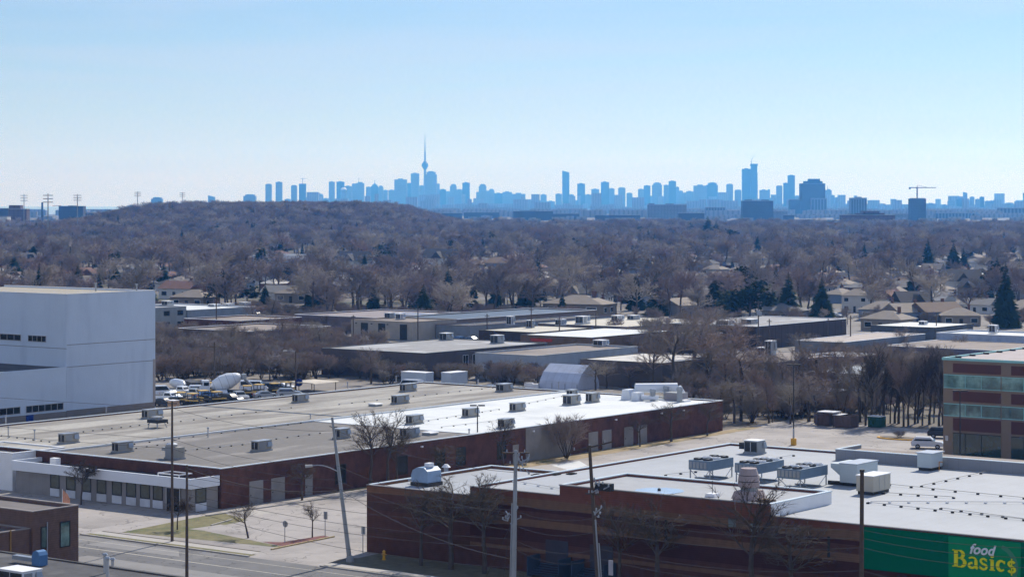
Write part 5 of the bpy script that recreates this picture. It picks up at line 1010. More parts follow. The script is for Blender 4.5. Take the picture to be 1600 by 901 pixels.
# ------------------------------------------------------------------ houses
def hip(mb,w,d,z,rh,ov=.5):
    a,b=w/2+ov,d/2+ov; rl=max(.2,a-b)
    i=len(mb.v); mb.v+=[(-a,-b,z),(a,-b,z),(a,b,z),(-a,b,z),(-rl,0,z+rh),(rl,0,z+rh)]
    for f in ((0,1,5,4),(1,2,5),(2,3,4,5),(3,0,4),(3,2,1,0)): mb.f.append(tuple(i+k for k in f)); mb.m.append(0)
def gable(mb,w,d,z,rh,ov=.4,cx=0,cy=0,axis='x'):
    a,b=w/2+ov,d/2+ov
    P_=[(-a,-b,z),(a,-b,z),(a,b,z),(-a,b,z),(-a,0,z+rh),(a,0,z+rh)]
    if axis=='y': P_=[(-b_,a_,c_) for a_,b_,c_ in P_]
    i=len(mb.v); mb.v+=[(x+cx,y+cy,z_) for x,y,z_ in P_]
    for f in ((0,1,5,4),(2,3,4,5),(3,2,1,0)): mb.f.append(tuple(i+k for k in f)); mb.m.append(0)
    for f in ((1,2,5),(3,0,4)): mb.f.append(tuple(i+k for k in f)); mb.m.append(0)
hw=mat('house_white',(.62,.62,.60),var=.06); hb_=mat('house_brick',(.16,.085,.065),var=.15); ht=mat('house_tan',(.27,.235,.20),var=.1); hblu=mat('house_blue',(.22,.28,.38),var=.06); hg=mat('house_grey',(.33,.33,.33),var=.06)
rb=mat('roof_brown',(.15,.105,.08),var=.12); rg=mat('roof_grey',(.19,.185,.18),var=.12); rt=mat('roof_tan',(.25,.215,.18),var=.12); rd=mat('roof_dark',(.055,.055,.065),var=.12); rr=mat('roof_reddish',(.16,.085,.07),var=.1)
wn=M['glass']; wf=M['white']
def house(kind):
    parts={}
    Wn=[]; 
    w_,d_=11,8.5; hh=3.0 if kind in('hip','gab') else 4.0 if kind=='half' else 5.7
    wb=MB().box(-w_/2,w_/2,-d_/2,d_/2,-.5,hh)
    rf=MB(); gb=None
    if kind=='hip': hip(rf,w_,d_,hh,2.0)
    elif kind=='gab': gable(rf,w_,d_,hh,2.2); wb.quad([(w_/2,-d_/2,hh),(w_/2,d_/2,hh),(w_/2,0,hh+2)]).quad([(-w_/2,d_/2,hh),(-w_/2,-d_/2,hh),(-w_/2,0,hh+2)])
    elif kind=='half': gable(rf,w_,d_,hh,3.2); gable(rf,4.5,3.4,hh,2.4,.3,0,-d_/2+.6,'y'); wb.box(-1.9,1.9,-d_/2-.9,-d_/2,-.5,hh); wb.quad([(-1.9,-d_/2-.9,hh),(1.9,-d_/2-.9,hh),(0,-d_/2-.9,hh+2.1)]); wb.quad([(w_/2,-d_/2,hh),(w_/2,d_/2,hh),(w_/2,0,hh+3)]).quad([(-w_/2,d_/2,hh),(-w_/2,-d_/2,hh),(-w_/2,0,hh+3)])
    else: hip(rf,w_,d_,hh,2.2)
    rows=[1.0] if hh<5 else [.9,3.7]
    yf=-d_/2-.003-(.9 if kind=='half' else 0)
    def wbox(x0,x1,z0,z1,side='f',yy=-d_/2-.003):
        f=MB(); p=MB()
        if side=='f': f.box(x0-.1,x1+.1,yy-.05,yy,z0-.1,z1+.1); p.box(x0,x1,yy-.08,yy-.051,z0,z1)
        else: X=w_/2+.003; f.box(X,X+.05,x0-.1,x1+.1,z0-.1,z1+.1); p.box(X+.051,X+.08,x0,x1,z0,z1)
        return f.mesh('window',wf),p.mesh('pane',wn)
    for z in rows: Wn+= [wbox(-4.4,-2.6,z,z+1.2),wbox(2.8,4.6,z,z+1.2),wbox(-2.5,-1.2,z,z+1.1,'r'),wbox(1,2.4,z,z+1.1,'r')]
    dr_=MB().box(-.5,.5,yf-.06,yf,0,2.1).mesh('door',M['dark'])
    ch=MB().box(2.2,2.9,.6,1.2,hh+.4,hh+3.0 if kind!='half' else hh+3.8).mesh('chimney',hb_)
    return dict(wall=wb.mesh('wall',hw),roof=rf.mesh('roof',rg),win=Wn,door=dr_,chim=ch)
HK={k:house(k) for k in('hip','gab','half','two')}
KN={'hip':('bungalow','hip roofed bungalow'),'gab':('bungalow','gable roofed bungalow'),'half':('house','gabled house'),'two':('house','two storey house')}
def put_house(kind,x,y,rz,wm,rm,label,group=None,s=1,z=None,simple=False,sx=1):
    K=HK[kind]; r=thing('bungalow' if kind in('hip','gab') else 'house',label,KN[kind][0],x,y,terr(x,y) if z is None else z,rz,group); r.scale=(s*sx,s,s)
    a=obj('wall',K['wall'],None,r); a.material_slots[0].link='OBJECT'; a.material_slots[0].material=wm
    b=obj('roof',K['roof'],None,r); b.material_slots[0].link='OBJECT'; b.material_slots[0].material=rm
    if not simple:
        for f,p in K['win']: o=obj('window',f,None,r); obj('pane',p,None,o)
        obj('door',K['door'],None,r); obj('chimney',K['chim'],None,b)
    return r
def hp(kind,px,py,rz,wm,rm,label,s=1,sx=1): x,y=gp(px,py); return put_house(kind,x,y,TH+R(rz),wm,rm,label,None,s,sx=sx)
hp('two',1339,487,-20+37,hw,rt,'white two storey house with a tan roof standing out right of centre',.95,.8)
hp('half',985,441,10,hblu,rd,'blue gabled house with dark blue roof in front of tan roofed bungalows',1.5)
hp('half',1500,460,35,hw,rd,'white gabled house with a very dark roof at the right',1.35)
hp('gab',1546,459,10,hw,hw,'low house with a white roof next to the white gabled house',1.2)
hp('hip',1210,502,5,hg,rg,'wide grey hip roofed bungalow behind the dark ribbed warehouse',1.15,1.4); hp('hip',1143,503,10,hw,rt,'tan roofed bungalow left of the transformer pole',1.0,1.1)
hp('hip',1378,500,20,hblu,rt,'tan hip roofed bungalow, leftmost of three in the front row at right',1.15); hp('gab',1420,505,60,hblu,rt,'tan gable roofed bungalow with a blue gable end, middle of three at right',1.15); hp('gab',1462,505,60,hblu,rb,'brown gable roofed bungalow with a blue gable end, right of three',1.2); hp('hip',1500,508,30,ht,rt,'tan bungalow above the pale blue fronted hall',1.0)
hp('hip',1388,516,0,ht,rt,'tan bungalow roof between the small grey annex and the pale roofed hall',1.1); hp('half',1425,490,50,hw,rd,'blue-white gabled house behind the middle bungalow at right',1.0); hp('hip',1590,500,20,ht,rt,'tan bungalow at the right edge',1.1)
hp('half',902,478,20,hblu,rg,'pale blue gabled house with bright porch over the cream roofed unit',1.1); hp('half',930,473,20,hw,rg,'white gabled house right of the pale blue one',1.0); hp('hip',905,493,10,ht,rt,'wide tan hip roof just behind the cream roofed unit',1.3,1.4); hp('hip',970,470,10,hb_,rb,'brown brick bungalow right of the white gabled house',1.2)
hp('hip',995,420,15,ht,rt,'tan roofed bungalow behind the blue gabled house, upper',1.4); hp('hip',1006,428,15,ht,rt,'tan roofed bungalow directly behind the blue gabled house',1.4)
hp('gab',285,466,10,hw,rr,'white bungalow with reddish roof right of the tall white building',1.25); hp('hip',305,480,10,ht,rt,'tan walled bungalow in front of the reddish roofed one',1.2); hp('gab',118,452,30,hw,rt,'small gabled bungalow peeking over the tall white building',1.1)
hp('gab',440,470,20,hw,rg,'pale bungalow above the small cedar hedge, centre left',1.1); hp('hip',462,472,20,ht,rt,'tan bungalow right of the pale one, centre left',1.1); hp('half',690,420,20,hw,rd,'steep roofed white gabled house left of centre',1.5); hp('hip',740,424,15,ht,rb,'brown roofed bungalow left of the lone narrow spruce',1.3); hp('hip',778,424,15,hblu,rb,'brown roofed bungalow with white carport right of the lone narrow spruce',1.5); hp('half',553,425,20,hw,rd,'dark gabled house left of centre below the ridge',1.5)
hp('hip',1300,412,20,hb_,rr,'reddish roofed brick bungalow among trees, right',1.8); hp('hip',860,460,10,ht,rt,'tan roofed bungalow with a shiny hatch, centre',1.2)
WMS=[(hw,'white'),(hw,'white'),(hb_,'brick'),(ht,'tan'),(hg,'grey'),(hblu,'bluish')]; rpl=mat('roof_pale',(.45,.44,.42),var=.12); RMS=[(rb,'brown'),(rg,'grey'),(rt,'tan'),(rt,'tan'),(rpl,'pale'),(rd,'dark'),(rr,'reddish')]
ZN=[(0,100,'above left half of white building'),(100,240,'above right half of white building'),(240,330,'above grey two storey block'),(330,430,'above long grey shed'),(430,545,'left of beige garage'),(545,640,'above beige garage'),(640,760,'above blue roofed warehouse'),(760,860,'above dark brick unit'),(860,950,'by pale blue gabled house'),(950,1090,'near dark roofed blue house'),(1090,1190,'by broad dark pine'),(1190,1290,'by tall spruce pair'),(1290,1400,'by white two storey house'),(1400,1490,'above gabled bungalows'),(1490,1560,'by white gabled house'),(1560,1620,'at right edge')]
def zone(px): return next((z[2] for z in ZN if z[0]<=px<z[1]),ZN[0][2] if px<0 else ZN[-1][2])
def ring(y): return 'in nearest row' if y<740 else 'in front rows' if y<860 else 'in second rows' if y<980 else 'in middle rows' if y<1250 else 'in far rows'
rn=random.Random(99); taken=[(o.location.x,o.location.y) for o in sc.objects if o.type=='EMPTY' and o.location.y>600]
hcount=0; hs=[]
for iu in range(60):
    u=560+iu*34+(iu%2)*-8
    for iv in range(-75,-6):
        v=iv*17+rn.uniform(-3,3); x,y=XY(u+rn.uniform(-2,2),v)
        if not(690<y<2300): continue
        px=800+x/y*F
        if not(-60<px<1660): continue
        if y<760 and px<620: continue
        if terr(x,y)>2: continue
        if y<860 and px<860: continue
        if y<800 and rn.random()<.4: continue
        if y>1500 and rn.random()<.3: continue
        hs.append((y,x,px))
hs.sort()
big=[gp(400,418),gp(470,415)]
for y,x,px in hs[:170]+hs[170::2][:160]:
    if any(abs(x-a)+abs(y-b)<24 for a,b in taken): continue
    k=rn.choice(['hip','hip','hip','gab','gab','half','two' if rn.random()<.4 else 'hip']); wm=rn.choice(WMS); rm=rn.choice(RMS)
    put_house(k,x,y,TH+rn.choice([0,R(90)])+rn.uniform(-.12,.12),wm[0],rm[0],f'{wm[1]} {KN[k][1]} with {rm[1]} roof {ring(y)} {zone(px)}','suburban houses '+ring(y)+' '+zone(px),rn.uniform(.85,1.08),simple=y>1100)
# ------------------------------------------------------------------ scattered vegetation as stuff (instances of unlinked prototypes)
def protocoll(name,protos):
    c=bpy.data.collections.new(name)
    for i,P_ in enumerate(protos):
        me=P_.c.copy(); mb=MB()
        # crown plus trunk joined in one mesh
        import bmesh
        bm=bmesh.new(); bm.from_mesh(P_.c); n0=len(bm.faces); bm.from_mesh(P_.t); bm.faces.ensure_lookup_table()
        for f in bm.faces[n0:]: f.material_index=1
        me=bpy.data.meshes.new('proto'); bm.to_mesh(me); bm.free(); me.materials.append(P_.c.materials[0]); me.materials.append(P_.t.materials[0])
        o=bpy.data.objects.new(f'{name}_{i}',me); c.objects.link(o)
    return c
def scatter(name,label,pts,coll,kinds):
    me=bpy.data.meshes.new(name); me.from_pydata([p[0] for p in pts],[],[])
    a=me.attributes.new('scl','FLOAT_VECTOR','POINT'); fl=[]
    for p in pts: fl+=[p[1]*p[2],p[1]*p[2],p[1]]
    a.data.foreach_set('vector',fl)
    b=me.attributes.new('idx','INT','POINT'); b.data.foreach_set('value',[p[3] for p in pts])
    o=bpy.data.objects.new(name,me); link(o); o['kind']='stuff'; o['label']=label
    ng=bpy.data.node_groups.new(name,'GeometryNodeTree'); ng.interface.new_socket('Geometry',in_out='INPUT',socket_type='NodeSocketGeometry'); ng.interface.new_socket('Geometry',in_out='OUTPUT',socket_type='NodeSocketGeometry')
    gi=N(ng,'NodeGroupInput'); go=N(ng,'NodeGroupOutput'); ip=N(ng,'GeometryNodeInstanceOnPoints'); ci=N(ng,'GeometryNodeCollectionInfo'); ci.inputs['Collection'].default_value=coll; ci.inputs['Separate Children'].default_value=True; ci.inputs['Reset Children'].default_value=True
    ip.inputs['Pick Instance'].default_value=True
    s_=N(ng,'GeometryNodeInputNamedAttribute',data_type='FLOAT_VECTOR'); s_.inputs['Name'].default_value='scl'; i_=N(ng,'GeometryNodeInputNamedAttribute',data_type='INT'); i_.inputs['Name'].default_value='idx'
    rv=N(ng,'FunctionNodeRandomValue',data_type='FLOAT_VECTOR'); rv.inputs[0].default_value=(0,0,0); rv.inputs[1].default_value=(0,0,6.283)
    L=ng.links.new; L(gi.outputs[0],ip.inputs['Points']); L(ci.outputs[0],ip.inputs['Instance']); L(i_.outputs[0],ip.inputs['Instance Index']); L(s_.outputs[0],ip.inputs['Scale']); L(rv.outputs[0],ip.inputs['Rotation']); L(ip.outputs[0],go.inputs[0])
    m=o.modifiers.new('scatter','NODES'); m.node_group=ng; return o
midc=protocoll('mid_tree',mid+conif); NM=len(mid)
busc=protocoll('scrub',bush+mid[:2])
rn=random.Random(3); pts=[]; ind=[]
hx=[(o.location.x,o.location.y) for o in sc.objects if o.name.startswith(('bungalow','house'))]
hgrid={}
for a,b in hx: hgrid.setdefault((int(a//20),int(b//20)),[]).append((a,b))
KC=[]
for o in sc.objects:
    if o.type=='EMPTY' and 650<o.location.y<2500:
        n_=o.name
        if n_.startswith(('spruce','pine')): KC.append((800+o.location.x/o.location.y*F,o.location.y,o.scale.x*2.6/o.location.y*F))
for (a_,b_,k_) in ((1339,487,22),(985,441,24),(1500,460,26),(1546,459,16),(902,478,18),(930,473,16),(1006,428,26),(285,466,24),(305,480,22),(1378,500,22),(1420,505,24),(1462,505,24),(740,424,24),(778,424,24),(690,420,18),(1210,502,26),(1143,503,22),(1300,412,26),(553,425,18),(470,415,30),(400,418,30),(440,470,20),(462,472,20)):
    KC.append((a_,gp(a_,b_)[1],k_*.7))
def blocked(x,y):
    px=800+x/y*F
    return any(abs(px-a)<w_ and b-170<y<b+6 for a,b,w_ in KC)
def clear(x,y,r_=7):
    i,j=int(x//20),int(y//20)
    if y>840 and any(abs(x-a)<5.5 and b-34<y<b and int(a*7+b*3)%5<3 for di in(-1,0,1) for dj in(0,1,2) for a,b in hgrid.get((i+di,j+dj),[])): return False
    return not any(math.hypot(x-a,y-b)<r_ for di in(-1,0,1) for dj in(-1,0,1) for a,b in hgrid.get((i+di,j+dj),[]))
def density(y): return 1/150 if y<1500 else 1/190
n=0
for _ in range(17500):
    y=math.sqrt(rn.uniform(640**2,2800**2)); px=rn.uniform(-40,1640); x=(px-800)/F*y
    t=terr(x,y)
    if y<1400 and rn.random()<.12: pass
    if t<2:
        if rn.random()>(.66 if y<760 else .42 if y<1300 else .40 if y<2300 else .55): continue
        # streets and gardens: keep some gaps open
        if 900<y<2400 and math.sin(x*.021+y*.013)+math.sin(x*.047-y*.009)+math.sin(y*.03)*.6>.85: continue
        if y<2300 and not clear(x,y,8.5 if y<1300 else 6): continue
    if y<(690 if px<430 else 655) and px<640: continue
    if y<665 and px>900: continue
    if blocked(x,y): continue
    con=rn.random()<(.17 if y<2200 else .12) and t<6
    h=rn.triangular(6.5,20,12) if not con else rn.triangular(5,17,10)
    if t>=2: h=rn.triangular(8,18,12)
    k=rn.randrange(NM) if not con else NM+rn.randrange(5)
    ind.append((y,x,px,h,k,t))
# dense wood on the ridge
for _ in range(3600):
    x=HX+rn.uniform(-300,300); y=rn.uniform(1780,2520); t=terr(x,y)
    if t<1.0: continue
    ind.append((y,x,800+x/y*F,rn.triangular(8,19,12),rn.randrange(NM) if rn.random()>.03 else NM+rn.randrange(4),t))
ind.sort()
nc=sum(1 for i in ind if i[4]>=NM)
bs=cs_=0
for (y,x,px,h,k,t) in ind:
    if k<NM and bs<255:
        bs+=1; wv=rn.uniform(.85,1.2); sz='tall' if h>13 else 'medium' if h>10.5 else 'small'
        plant('bare_tree',f'{sz} {"broad" if wv>1.03 else "narrow"} bare leafless tree {ring(y)} {zone(px)}','tree',mid[k],x,y,h,wv,group='leafless suburban trees '+ring(y)+' '+zone(px)); continue
    if k>=NM and cs_<90:
        cs_+=1; wv=rn.uniform(1.0,1.5); sz=('tall' if h>10.5 else 'medium' if h>8.5 else 'small')+(' broad' if wv>1.25 else ' narrow')
        plant('pine_tree' if k-NM==4 else 'spruce_tree',f'{sz} dark green {"pine" if k-NM==4 else "spruce"} {ring(y)} {zone(px)}','tree',conif[k-NM],x,y,h,wv,group='dark evergreens '+ring(y)+' '+zone(px)); continue
    pts.append(((x,y,t),h/10,rn.uniform(.9,1.35),k))
scatter('distant_woodland','endless bare purple-brown trees with dark evergreens filling the suburb and the wooded ridge',pts,midc,None)
# scrub belts in the industrial area
pts=[]; rn=random.Random(12)
def belt(poly_px,n,h0,h1,k0=0,k1=5):
    # poly given as (px0,px1,y0,y1) in picture-ground terms
    a,b,c,d=poly_px
    for _ in range(n):
        px=rn.uniform(a,b); py=rn.uniform(c,d); x,y=gp(px,py); u,v=gu(px,py)
        bad=False
        for (u0,u1,v0,v1) in foot:
            if u0-1<u<u1+1 and v0-1<v<v1+1: bad=True
        if bad: continue
        pts.append(((x,y,0),rn.uniform(h0,h1)/10,rn.uniform(.8,1.2),rn.randrange(k0,k1)))
foot=[(413,434,-463,-438),(424,448,-430,-408),(395,425,-403,-378),(434,461,-472,-438),(436,520,-384,-349),(339,380,-304,-276),(349,384.5,-272,-256),(349,371,-246,-227),(363,391,-231,-211),(337,350,-248,-235),(347,376,-197,-180),(386,397,-217,-206),(255,303,-330,-236),(182,292,-239,-178),(337,345,-248,-236),(436,464,-226,-192),(424,463,-242,-229),(286,304,-180,-140),(276,330,-170,-120)]
belt((240,480,528,596),330,3,6); belt((480,600,545,592),150,3,6); belt((560,760,575,600),90,2.5,4.5)
belt((760,1130,582,604),130,2.5,5); belt((1060,1480,590,655),190,2.5,5.5); belt((1130,1290,600,660),60,2.5,5); belt((1290,1475,560,600),60,3,6)
belt((640,1600,500,512),60,3,6); belt((430,900,490,506),230,2,4.5); belt((240,430,484,496),70,2,4); belt((380,560,505,530),70,2.5,5); belt((960,1130,520,560),60,4,8)
scatter('scrub','tangled brown leafless scrub between the industrial sheds',pts,busc,None)
# clutter rows of bright debris behind the warehouse: parked trailers and boxes
rn=random.Random(8)
for i,(px,py,w_,h_,nm,lab) in enumerate(((652,606,6,3,'trailer','bluish white box trailer behind the back corner of the warehouse'),(710,606,5,3,'trailer','pale box trailer among bare bushes behind the warehouse'),(985,590,6,2.6,'storage_tank','two white topped tanks in the scrub right of the dome tent'),(1297,612,5,1.6,'trailer','low white topped trailer in the scrub behind the right lot'))):
    x,y=gp(px,py); r=thing('box_trailer' if nm=='trailer' else nm,lab,'trailer' if nm=='trailer' else 'tank',x,y,0,TH+R(90 if i%2 else 0))
    if nm=='trailer': obj('box',MB().box(-w_/2,w_/2,-1.2,1.2,.8,h_),M['lblue'],r); obj('roof',MB().box(-w_/2-.05,w_/2+.05,-1.25,1.25,h_,h_+.12),M['white'],r); wheelset(r,(-w_/2+.8,-w_/2+1.8),2.3,.45)
    else:
        for s in(-1.6,1.6): obj('tank',MB().lathe([(1.5,0),(1.5,2.0),(1.0,2.6),(.2,2.8)],16,s,0),M['white'],r)
rn=random.Random(77); ck=0
for (px,py,lab) in ((640,612,'pale box pile'),(662,614,'white crate pile'),(690,612,'white crate pile'),(742,615,'pale box pile'),(776,611,'white crate pile'),(812,613,'pale box pile'),(826,606,'white crate pile'),(838,600,'pale box pile'),(960,596,'white crate pile'),(1010,600,'pale box pile'),(1185,622,'white crate pile'),(1205,618,'pale box pile'),(1315,606,'white crate pile'),(1322,625,'pale box pile'),(560,580,'pale box pile'),(590,575,'white crate pile'),(300,540,'white crate pile'),(280,528,'pale box pile'),(520,575,'white crate pile')):
    x,y=gp(px,py); r=thing('crate_pile',f'{lab} in the scrub '+('beside the brick shop' if px<310 else 'left of the box trailers' if px<640 else 'by the left box trailer' if px<700 else 'right of the box trailers' if px<800 else 'left of the dome tent' if px<845 else 'right of the dome tent' if px<1100 else 'behind the right parking lot'),'crates',x,y,0,TH+rn.uniform(-.5,.5),'crates and boxes lying in the scrub'); ck+=1
    for j in range(rn.randint(2,3)):
        a=rn.uniform(-1.6,1.6); b_=rn.uniform(-1.2,1.2); w1=rn.uniform(.5,1.1); obj('crate',MB().box(a-w1,a+w1,b_-.5,b_+.5,0,rn.uniform(.6,1.3)),M['white'] if 'white' in lab else M['cream'],r)
# ------------------------------------------------------------------ transmission poles on the left
for lab,px,top,D in (('leftmost lattice-armed transmission pole on the horizon',37.5,303,2100),('tallest transmission pole, second from the left',75,302,1500),('transmission pole above the purple slab building',121,303,1900),('transmission pole at the left foot of the wooded ridge',215,299,2300),('transmission pole rising behind the ridge, rightmost',285,300,2650)):
    x=(px-800)/F*D; h=35+(EY-top)/F*D; z=terr(x,D); r=thing('transmission_pole',lab,'pylon',x,D,z,R(12),'transmission poles on the left horizon')
    obj('mast',MB().tube((0,0,0),(0,0,h-z),.75,.32,6),M['greym'],r)
    for k,zz in enumerate((.93,.80,.67)): obj('crossarm',MB().tube((-3.4,0,(h-z)*(1-.055*(k+.6))),(3.4,0,(h-z)*(1-.055*(k+.6))),.28,.28,4),M['greym'],r)
# ------------------------------------------------------------------ skyline
bl=[mat('tower_glass_grey',(.17,.18,.19),rough=.5,var=.12,scale=.02,seam=[(2,14,.2,.3)]),mat('tower_dark',(.03,.035,.04),rough=.5,var=.12,scale=.02,seam=[(0,9,.3,.4)]),mat('tower_concrete',(.26,.25,.24),rough=.8,var=.1,scale=.02,seam=[(0,12,.35,.5)])]
LM=[(664,'the needle tower'),(884,'the slant-topped tower'),(1178,'the tower under construction'),(1269,'the wide stepped tower'),(1432,'the dark block under the crane'),(1508,'the tallest far right tower'),(436,'the four slim towers')]
TW=[ # x0,x1,top,D,shape,mat
(237,254,308,9000,'s',0),(300,316,315,11000,'f',0),(325.5,336,305,12000,'slant',0),(381,400,303.5,11000,'s',0),(200,211,321,8000,'f',2),
(415,424.5,287,13000,'r',0),(431,441,284.5,13000,'f',0),(455,464,289,13000,'r',0),(467.5,478,287,13000,'crane',1),(445,454,311,13500,'f',0),(492.5,505,301,14000,'dome',0),(505,514,310,14000,'f',0),
(514,523,284,14500,'f',0),(526,538,284,14500,'f',1),(538,550,291,14500,'f',0),(550,556,287,14800,'f',0),(556,569,285,14700,'mast',0),(572,580,292,15200,'f',0),(580,591,287,15200,'pyr',1),(591,599,290,15200,'s',0),(599,606,297,15500,'f',0),(607,617,297,15500,'f',0),(616.5,636,280.5,15000,'f',0),(636,642,286,15300,'f',1),(642,655,271,15000,'f',0),
(655,663,290,15800,'f',0),(664,682.5,267.5,14800,'s',0),(682,687,287,15500,'f',0),(687,697,296,15000,'f',1),(697,703,299,15600,'f',0),(703,713.5,287.5,15200,'s',0),(713.5,722.5,296,15200,'f',0),(722.5,734,285.5,15000,'f',1),(734,745,317,15000,'f',0),(744,749,300,14800,'f',0),(748,760,287.5,15000,'s',0),(760,763,298,15200,'f',0),(763,772.5,295,14700,'s',0),(772.5,785,302,15000,'f',1),(785,800,300,15100,'f',0),
(800,821,303,14500,'f',0),(821,831,312,14800,'f',0),(831,839.5,305.5,14800,'f',0),(839.5,844.5,313,15000,'f',0),(844.5,854,304,14600,'f',0),(854,867,314.5,14700,'f',0),(868,878,303,14600,'f',0),(878.5,889.5,266.5,14400,'slant',1),(889.5,896.5,304,14700,'f',0),(896.5,902,313,14800,'f',0),(902,914,287,14500,'f',1),(914,924,304,14700,'f',0),(924,936,295.5,14300,'f',0),(939,951.5,284.5,14200,'f',1),(936,939,304,14300,'f',0),(951.5,960,294.5,14300,'f',0),(960,966,314,14500,'f',0),(966,977,292.5,14300,'r',0),(979,988,301,14400,'r',0),(988,997,312,14500,'f',0),(997,1006,295.5,14100,'f',0),(1006,1016,290,14100,'f',1),(1016,1019,306,14200,'f',0),(1019,1034,285,13900,'s',0),(1037,1045,289,13800,'f',0),(1045,1056,283,13700,'f',1),(1056,1061,292,13700,'f',0),(1061,1067,298,13800,'f',0),(1067,1072,301,13800,'f',0),(1072,1083,299,13600,'f',0),(1084,1104,290,13400,'f',0),(1104,1121,285,13400,'s',1),(1121,1130,309,13500,'f',0),(1135,1145,287,13000,'r',0),(1148,1158,296,13000,'r',0),(1159.5,1173,264,12500,'f',1),(1173,1183.5,256,12400,'build',1),(1187,1200,297,12300,'f',0),(1200,1203,296,12300,'f',0),(1203,1212,309,12500,'f',0),(1213,1222,289.5,12000,'r',0),(1224,1231,286,12000,'f',1),(1231,1241.5,274,12000,'f',1),(1241,1250,306,12200,'f',0),
(1290,1299,296,11500,'mast',0),(1299,1304,305,11500,'f',0),(1304,1312,308.5,11400,'f',0),(1312,1318,311,11400,'f',0),(1318,1323,320,11500,'f',0),(1364,1376,317,11000,'dome',0),(1411,1420,320,10500,'f',0),(1448,1461,318,10000,'f',0),(1471,1481,320,10500,'f',0),(1481,1491,313,10500,'mast',0),(1494,1505,310,10500,'s',1),(1505,1511,300,10400,'slant',0),(1515.5,1522,307.5,10400,'f',0),(1524,1531,311,10400,'f',0),(1531,1537.5,307.5,10400,'f',1),(1539,1546,314,10500,'f',0),(1546,1552,313.5,10500,'f',0),(1554,1564,316.5,10500,'r',0),(1572,1583,316,10500,'r',0),(1590,1600,322,10000,'f',0)]
cent=sorted((a+b)/2 for a,b,*_ in TW)
SH={'s':'stepped','r':'rounded-top','f':'flat-topped','slant':'slant-topped','crane':'crane-topped','dome':'domed','mast':'mast-topped','pyr':'pointed','build':'unfinished ragged'}
def crane(parent,x0,y0,z0,mast,jib,ang=0,back=None,m=None):
    m=m or M['dark']; r0=mast*.035+.35
    mb=MB(); mb.tube((x0,y0,z0),(x0,y0,z0+mast),r0,r0,4); obj('crane_mast',mb,m,parent)
    c,s=math.cos(ang),math.sin(ang); back=back or jib*.42
    obj('crane_jib',MB().tube((x0-back*c,y0,z0+mast-back*s),(x0+jib*c,y0,z0+mast+jib*s),r0*.7,r0*.5,4).tube((x0,y0,z0+mast),(x0,y0,z0+mast*1.18),r0*.6,r0*.3,4).tube((x0,y0,z0+mast*1.18),(x0+jib*.6*c,y0,z0+mast+jib*.6*s),r0*.25,r0*.25,3).box(x0-back*c,x0-back*c*.8,y0-1,y0+1,z0+mast-r0*2.5-back*s,z0+mast-back*s),m,parent)
